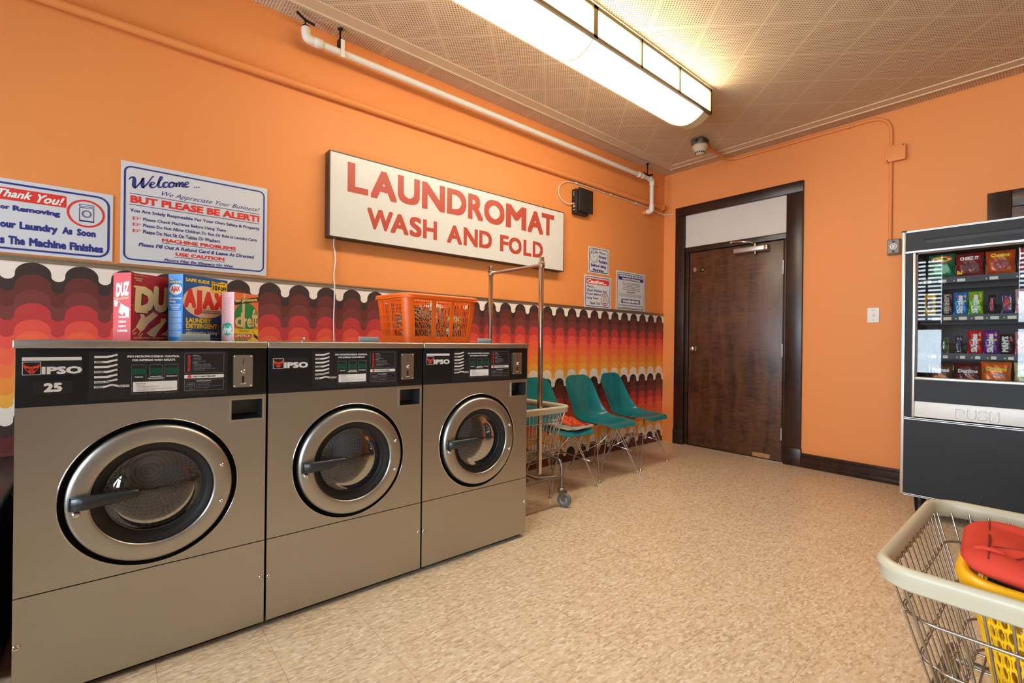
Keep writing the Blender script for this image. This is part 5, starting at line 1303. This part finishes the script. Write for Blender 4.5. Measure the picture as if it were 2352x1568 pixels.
# ---------------------------------------------------------------- vending machine
VX, VY = -.85, -2.267
def vending():
    t = thing('vending_machine', 'black snack vending machine against the door wall', 'vending machine', (VX, VY, 0), -PI/2)
    W, D, T = 1.02, .80, 1.838; f = FRONT
    M_VB = mat('black_textured_vinyl', '#18191b', .5, var=.12, bump=.15, bscale=500, spec=.35); M_VT = mat('aluminium_trim', '#cfcfcb', .3, .85); M_IN = mat('black_interior', '#131315', .5)
    m = MB()
    m.box(.0, .018, .02, D, .15, T-.004, M_VB).box(W-.018, W, .02, D, .15, T-.004, M_VB).box(.018, W-.018, D-.02, D, .15, T-.004, M_VB).box(.018, W-.018, .02, D-.02, T-.03, T-.004, M_VB).box(.018, W-.018, .02, D-.02, .15, .17, M_VB)
    m.build('cabinet', t)
    for x in (.09, W-.09):
        for y in (.08, D-.08):
            m = MB(); m.lathe([(0, .15), (.032, .15), (.030, .10), (.022, .012), (.026, .010), (.026, .0005), (0, .0005)], (x, y, 0), (0, 0, 1), mat('dark_metal_leg', '#2a2420', .4, .7), 18); m.build('leg', t)
    # front skin
    m = MB(); m.box(.018, W-.018, 0, .02, 1.708, 1.828, M_VB); m.obox(FRONT, .115, .90, 1.748, 1.772, -.001, .0012, M_IN).obox(FRONT, .105, .91, 1.770, 1.776, 0, .004, M_VB, .0015)
    m.build('header_panel', t)
    m = MB(); m.box(.018, .055, .002, .02, .648, 1.695, M_VB); m.box(.76, W-.018, .002, .02, .648, 1.695, M_VB); m.build('door_stile', t)
    m = MB(); m.box(.07, .76, .002, .02, .750, .888, M_VB); m.build('kick_panel', t)
    m = MB(); m.box(.018, W-.018, .0, .02, .158, .630, M_VB); m.build('lower_panel', t)
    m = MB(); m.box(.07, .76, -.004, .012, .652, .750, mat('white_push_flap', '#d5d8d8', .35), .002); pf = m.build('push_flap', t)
    ff = Frame((0, -.004, 0)); b = MB()
    for ch, x0, x1 in (('P', .265, .300), ('U', .315, .350), ('S', .362, .397), ('H', .41, .445)):
        V, F = text_geo(ch, .03); ax, bx = min(v[0] for v in V), max(v[0] for v in V); ay, by = min(v[1] for v in V), max(v[1] for v in V)
        for e, mm, g in ((.0006, mat('flap_emboss_shade', '#858a8a', .4), .0022), (.0012, MATS['white_push_flap'], 0)):  # grey rim paints the edge shade of the embossed letters
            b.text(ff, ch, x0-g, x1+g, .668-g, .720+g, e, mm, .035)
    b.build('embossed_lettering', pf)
    m = MB()
    m.box(0, .018, -.004, .02, .15, T-.003, M_VT, .002).box(W-.018, W, -.004, .02, .15, T-.003, M_VT, .002)
    for z in (1.8285, 1.8345, .6305, .640, .1435, .152): m.box(.018, W-.018, -.003, .02, z, z+.0042, M_VT)
    m.box(.018, W-.018, -.003, .02, 1.697, 1.7075, M_VT)
    m.box(.055, .069, -.004, .02, .648, 1.695, M_VT, .002).box(.069, .76, -.004, .02, .888, .903, M_VT, .002).box(.745, .76, -.004, .02, .903, 1.695, M_VT, .002)
    m.box(-.004, .022, -.006, .03, T-.003, T+.006, M_INK).build('trim', t)
    m = MB(); m.box(.069, .078, .004, .03, .903, 1.695, mat('bronze_gasket', '#5d4a3a', .5)).box(.069, .745, .004, .03, .903, .9065, MATS['bronze_gasket']).box(.069, .745, .004, .03, 1.685, 1.697, MATS['bronze_gasket']); m.build('window_gasket', t)
    if 'vending_glass' not in MATS:
        g = G('vending_glass'); tr = g.N.new('ShaderNodeBsdfTransparent'); tr.inputs[0].default_value = (.9, .92, .93, 1); gl = g.N.new('ShaderNodeBsdfGlossy'); gl.inputs['Roughness'].default_value = .01
        fr = g.N.new('ShaderNodeFresnel'); fr.inputs[0].default_value = 1.5; mx = g.N.new('ShaderNodeMixShader'); g.L.new(g.math('MULTIPLY', fr.outputs[0], 1.0, clamp=True), mx.inputs[0]); g.L.new(tr.outputs[0], mx.inputs[1]); g.L.new(gl.outputs[0], mx.inputs[2]); g.L.new(mx.outputs[0], g.N['Material Output'].inputs['Surface'])
    m = MB(); m.add([(.078, .012, .9065), (.745, .012, .9065), (.745, .012, 1.685), (.078, .012, 1.685)], [(0, 1, 2, 3)], MATS['vending_glass']); m.build('window_glass', t)
    # inside
    m = MB(); x0, x1, yb = .045, .757, .55
    m.box(x0-.004, x0, .022, yb, .66, 1.70, M_IN).box(x1, x1+.002, .022, yb, .66, 1.70, M_IN).box(x0, x1, yb, yb+.01, .66, 1.70, M_IN).box(x0, x1, .022, yb, 1.697, 1.703, M_IN).box(x0, x1, .022, yb, .66, .668, M_IN); m.build('interior', t)
    M_SH = mat('dark_shelf', '#1e1f22', .45, .3); M_TG = mat('cream_price_tag', '#d9d0b8', .5)
    for z, us in ((1.528, (.09, .16, .245, .385, .51, .63)), (1.294, (.13, .185, .255, .325, .39, .46, .525, .60, .67)), (1.057, (.13, .185, .262, .328, .395, .465, .53, .60, .67)), (.860, (.12, .26, .38, .51, .63))):
        m = MB(); m.box(x0, x1, .05, yb, z-.006, z-.001, M_SH).box(x0, x1, .042, .05, z-.034, z+.003, M_SH).box(x0, x1, .30, .305, z-.05, z-.006, M_SH)
        sh = m.build('shelf', t)
        for u in us:
            m = MB(); m.rect(Frame((0, .042, 0)), u+.012, u+.012+(.036 if z > 1.1 else .022), z-.030, z-.012, .0006, M_TG); m.build('price_tag', sh)
            m = MB(); m.rect(Frame((0, .042, 0)), u-.004, u+.001, z-.026, z-.018, .0006, M_TG); m.build('shelf_code', sh)
            m = MB(); wd = .033 if 1.0 < z < 1.3 else .05
            cu = u+wd*.9
            pts = [(cu+wd*.95*math.cos(a), .052+.25*a/(2*PI*4), z+.002+wd*.9+wd*.9*math.sin(a)) for a in [2*PI*k/18 for k in range(18*4)]]
            m.tube(pts, .0014, M_CHROME, 5); m.build('vend_coil', sh)
    # coin side: keypad and slots stay mostly outside the picture
    m = MB(); m.box(.80, .96, -.002, .004, 1.1, 1.5, M_IN, .001); cp = m.build('selection_panel', t)
    for i in range(4):
        for j in range(3): m = MB(); m.box(.825+j*.04, .855+j*.04, -.006, -.002, 1.3+i*.04, 1.33+i*.04, M_VT, .002); m.build('keypad_button', cp)
vending()

def snacks():
    INV = {}
    def foil(c, rough=.28):
        k = 'foil_'+c[1:]
        return mat(k, c, rough, .15, var=.18, scale=25, bump=.5, bscale=38)
    def bag(label, u, z, w, h, col, prints=(), d=.045, y=.095, tilt=0.0, cat='snack bag', name='snack_bag', crimp=.012):
        t = thing(name, label, cat, (VX+y, VY-u, z), -PI/2+math.radians(tilt), 'snacks in the vending machine')
        mt = foil(col); m = MB()
        def th(a, b):                       # pillow half-thickness
            return d/2*(max(0, 1-abs(a)**3.0)**.7)*(max(0, 1-abs(b)**3.2)**.6)
        rnd = random.Random(hash(label) % 999)
        def fn(sg):
            def q(u_, v_):
                a, b = 2*u_-1, 2*v_-1; pinch = 1-.07*max(0, 1-abs(b)*1.05)
                return Vector((a*w/2*pinch, sg*(th(a, b)+.0006)+ .002*math.sin(9*a+5*b), h/2+b*h/2))
            return q
        m.grid(fn(-1), 17, 17, mt).grid(fn(1), 17, 17, mt)
        m.build('wrapper', t)
        b = MB()
        for pr in prints:
            kind = pr[0]
            loc = MB(); fl = Frame((0, 0, 0))
            if kind == 'text': _, s_, cx, cz, tw, hh, mm, rot = pr; loc.text(fl, s_, (cx-.5)*w-tw*w/2, (cx-.5)*w+tw*w/2, cz*h-hh*h/2, cz*h+hh*h/2, 0, mm, .05, rot=rot); e = .0016
            elif kind == 'ell': _, cx, cz, rx, rz, mm = pr; loc.ell(fl, (cx-.5)*w, cz*h, rx*w, rz*h, 0, mm, 24); e = .0008
            elif kind == 'blob': _, pts, mm = pr; loc.poly(fl, [((px-.5)*w, pz*h) for px, pz in pts], 0, mm); e = .0006
            V = []
            for v in loc.V:
                a, bb = v[0]/(w/2), 2*v[2]/h-1
                V.append((v[0], -(th(max(-1, min(1, a)), max(-1, min(1, bb)))+.0006)+.002*math.sin(9*a+5*bb)-e-.0012+v[1]*2, v[2]))
            b.add(V, loc.F, loc.mats[0])
        if prints: b.build('printing', t)
        return t
    Wt, Rd, Yl = mat('white_print', '#e9e9e6'), mat('red_print', '#d7352b'), mat('yellow_print', '#f0d23a')
    Bk, Or, Gn = M_INK, mat('orange_print', '#e9822d', .4), mat('green_print', '#1f8a4c')
    Tn = mat('toast_print', '#c9823e', .5); Br = mat('brown_print', '#4a2418', .5)
    # top shelf
    bag('green chip bag on the top shelf', .180, 1.531, .125, .150, '#0f6b3f', [('ell', .5, .78, .40, .15, Rd), ('ell', .5, .78, .34, .11, Yl), ('ell', .5, .36, .3, .2, mat('pale_green_print', '#7fb58c'))])
    bag('dark red cracker bag on the top shelf', .306, 1.531, .125, .142, '#8c1d22', [('text', 'CHEEZ IT', .5, .76, .66, .15, Wt, 0), ('ell', .55, .36, .3, .26, mat('dark_red_print', '#5a1014')), ('blob', [(.33, .34), (.56, .18), (.78, .36), (.55, .55)], Tn), ('blob', [(.06, .1), (.26, .1), (.26, .26), (.06, .26)], Yl)])
    bag('orange puffed snack bag on the top shelf', .437, 1.531, .125, .140, '#c8501c', [('blob', [(.0, .05), (1, .05), (1, .35), (.0, .45)], mat('dark_red_print', '#5a1014')), ('text', 'Cheetos', .5, .80, .62, .18, Yl, 0), ('ell', .55, .38, .28, .22, mat('flame_print', '#8d2a14')), ('blob', [(.38, .32), (.62, .26), (.72, .40), (.52, .52)], Or)])
    bag('red and white snack bag on the top shelf', .570, 1.531, .120, .145, '#a9372c', [('blob', [(.05, .5), (.95, .4), (.95, .9), (.05, .95)], Wt), ('ell', .5, .35, .3, .2, Yl)])
    # second shelf
    bag('yellow candy pack on the second shelf', .125, 1.297, .058, .142, '#c99a1f', [('ell', .5, .5, .3, .3, Br)], .022)
    bag('brown candy pack on the second shelf beside the blue bag', .206, 1.297, .055, .142, '#3b2722', [('text', "HERSHEY'S", .5, .5, .42, .84, mat('silver_print', '#b9b2a8'), 90)], .02)
    def rainbow(label, u, z, col, w=.066, h=.140):
        dots = [('ell', .30+.25*(i % 3), .80-.16*(i//3)-(i % 2)*.05, .10, .05, (Rd, Yl, Or, Gn)[i % 4]) for i in range(6)]
        bag(label, u, z, w, h, col, dots+[('text', 'Skittles', .47, .45, .42, .80, Wt, 90)], .026)
    rainbow('bright blue candy bag on the second shelf', .268, 1.297, '#1572b8')
    rainbow('lime green candy bag on the second shelf', .335, 1.297, '#7ab51d')
    bag('slim dark candy bar with a pink stripe on the second shelf', .404, 1.297, .030, .115, '#2a1d1d', [('ell', .5, .5, .25, .36, mat('pink_print', '#c9566a'))], .016, cat='candy bar', name='candy_bar')
    bag('purple and silver candy bar on the second shelf', .466, 1.297, .046, .118, '#4a3560', [('blob', [(.1, .1), (.9, .2), (.9, .8), (.1, .9)], mat('silver_print', '#b9b2a8')), ('ell', .5, .5, .22, .26, Rd)], .018, cat='candy bar', name='candy_bar')
    bag('pale pink candy bag on the second shelf beside the purple bar', .530, 1.297, .062, .140, '#d8a9a6', [('ell', .5, .5, .35, .2, Wt), ('ell', .5, .5, .2, .12, Rd)], .024)
    # third shelf
    bag('green and orange wrapped bar on the third shelf', .200, 1.060, .030, .095, '#2f5a33', [('blob', [(.55, .0), (1, 0), (1, 1), (.55, 1)], Or), ('ell', .3, .5, .16, .26, Wt)], .016, cat='candy bar', name='candy_bar')
    bag('brown bar with blue lettering on the third shelf', .263, 1.060, .034, .105, '#4a2a1c', [('blob', [(.25, .08), (.75, .08), (.75, .9), (.25, .9)], Wt), ('text', 'SNICKERS', .5, .5, .42, .76, mat('blue_print', '#2c4a9c'), 90)], .02, cat='candy bar', name='candy_bar')
    rainbow('red candy bag on the third shelf', .334, 1.060, '#c41f26')
    rainbow('purple candy bag on the third shelf', .402, 1.060, '#6b2380')
    bag('dark brown candy pack on the third shelf beside the purple bag', .466, 1.060, .056, .115, '#32211c', [('text', "M&M'S", .42, .5, .5, .8, Wt, 90), ('ell', .85, .7, .12, .08, Rd)], .022)
    bag('pink candy bag on the third shelf beside the brown pack', .530, 1.060, .060, .130, '#d98a93', [('ell', .5, .55, .34, .2, Wt), ('ell', .5, .55, .2, .12, Rd)], .024)
    # bottom shelf
    bag('brown corn chip bag with a yellow band on the bottom shelf', .182, .863, .115, .125, '#5b3a22', [('blob', [(0, .55), (1, .72), (1, .95), (0, .95)], Yl), ('text', 'Fritos', .5, .72, .7, .2, Wt, 0), ('ell', .5, .3, .3, .18, Or)], .05)
    bag('dark maroon chip bag on the bottom shelf', .306, .863, .122, .135, '#5a1a1c', [('text', 'Doritos', .5, .66, .72, .16, Wt, 0), ('blob', [(.2, .2), (.55, .45), (.8, .3), (.5, .12)], Or)], .05)
    bag('bright orange puff bag with yellow lettering on the bottom shelf', .425, .863, .130, .150, '#e06a1c', [('blob', [(.12, .55), (.88, .62), (.92, .86), (.30, .86), (.10, .78)], Bk), ('text', 'Cheetos', .52, .72, .66, .17, Yl, 0), ('text', 'PUFFS', .60, .47, .4, .09, mat('cyan_print', '#4db6d8'), 0), ('blob', [(.5, .08), (.95, .08), (.95, .32), (.6, .3)], mat('blue_print', '#2c4a9c'))], .05)
    bag('pale yellow chip bag on the bottom shelf', .550, .863, .105, .150, '#cfc98e', [('ell', .5, .62, .38, .15, Gn), ('ell', .5, .26, .3, .16, Wt)], .05)
snacks()
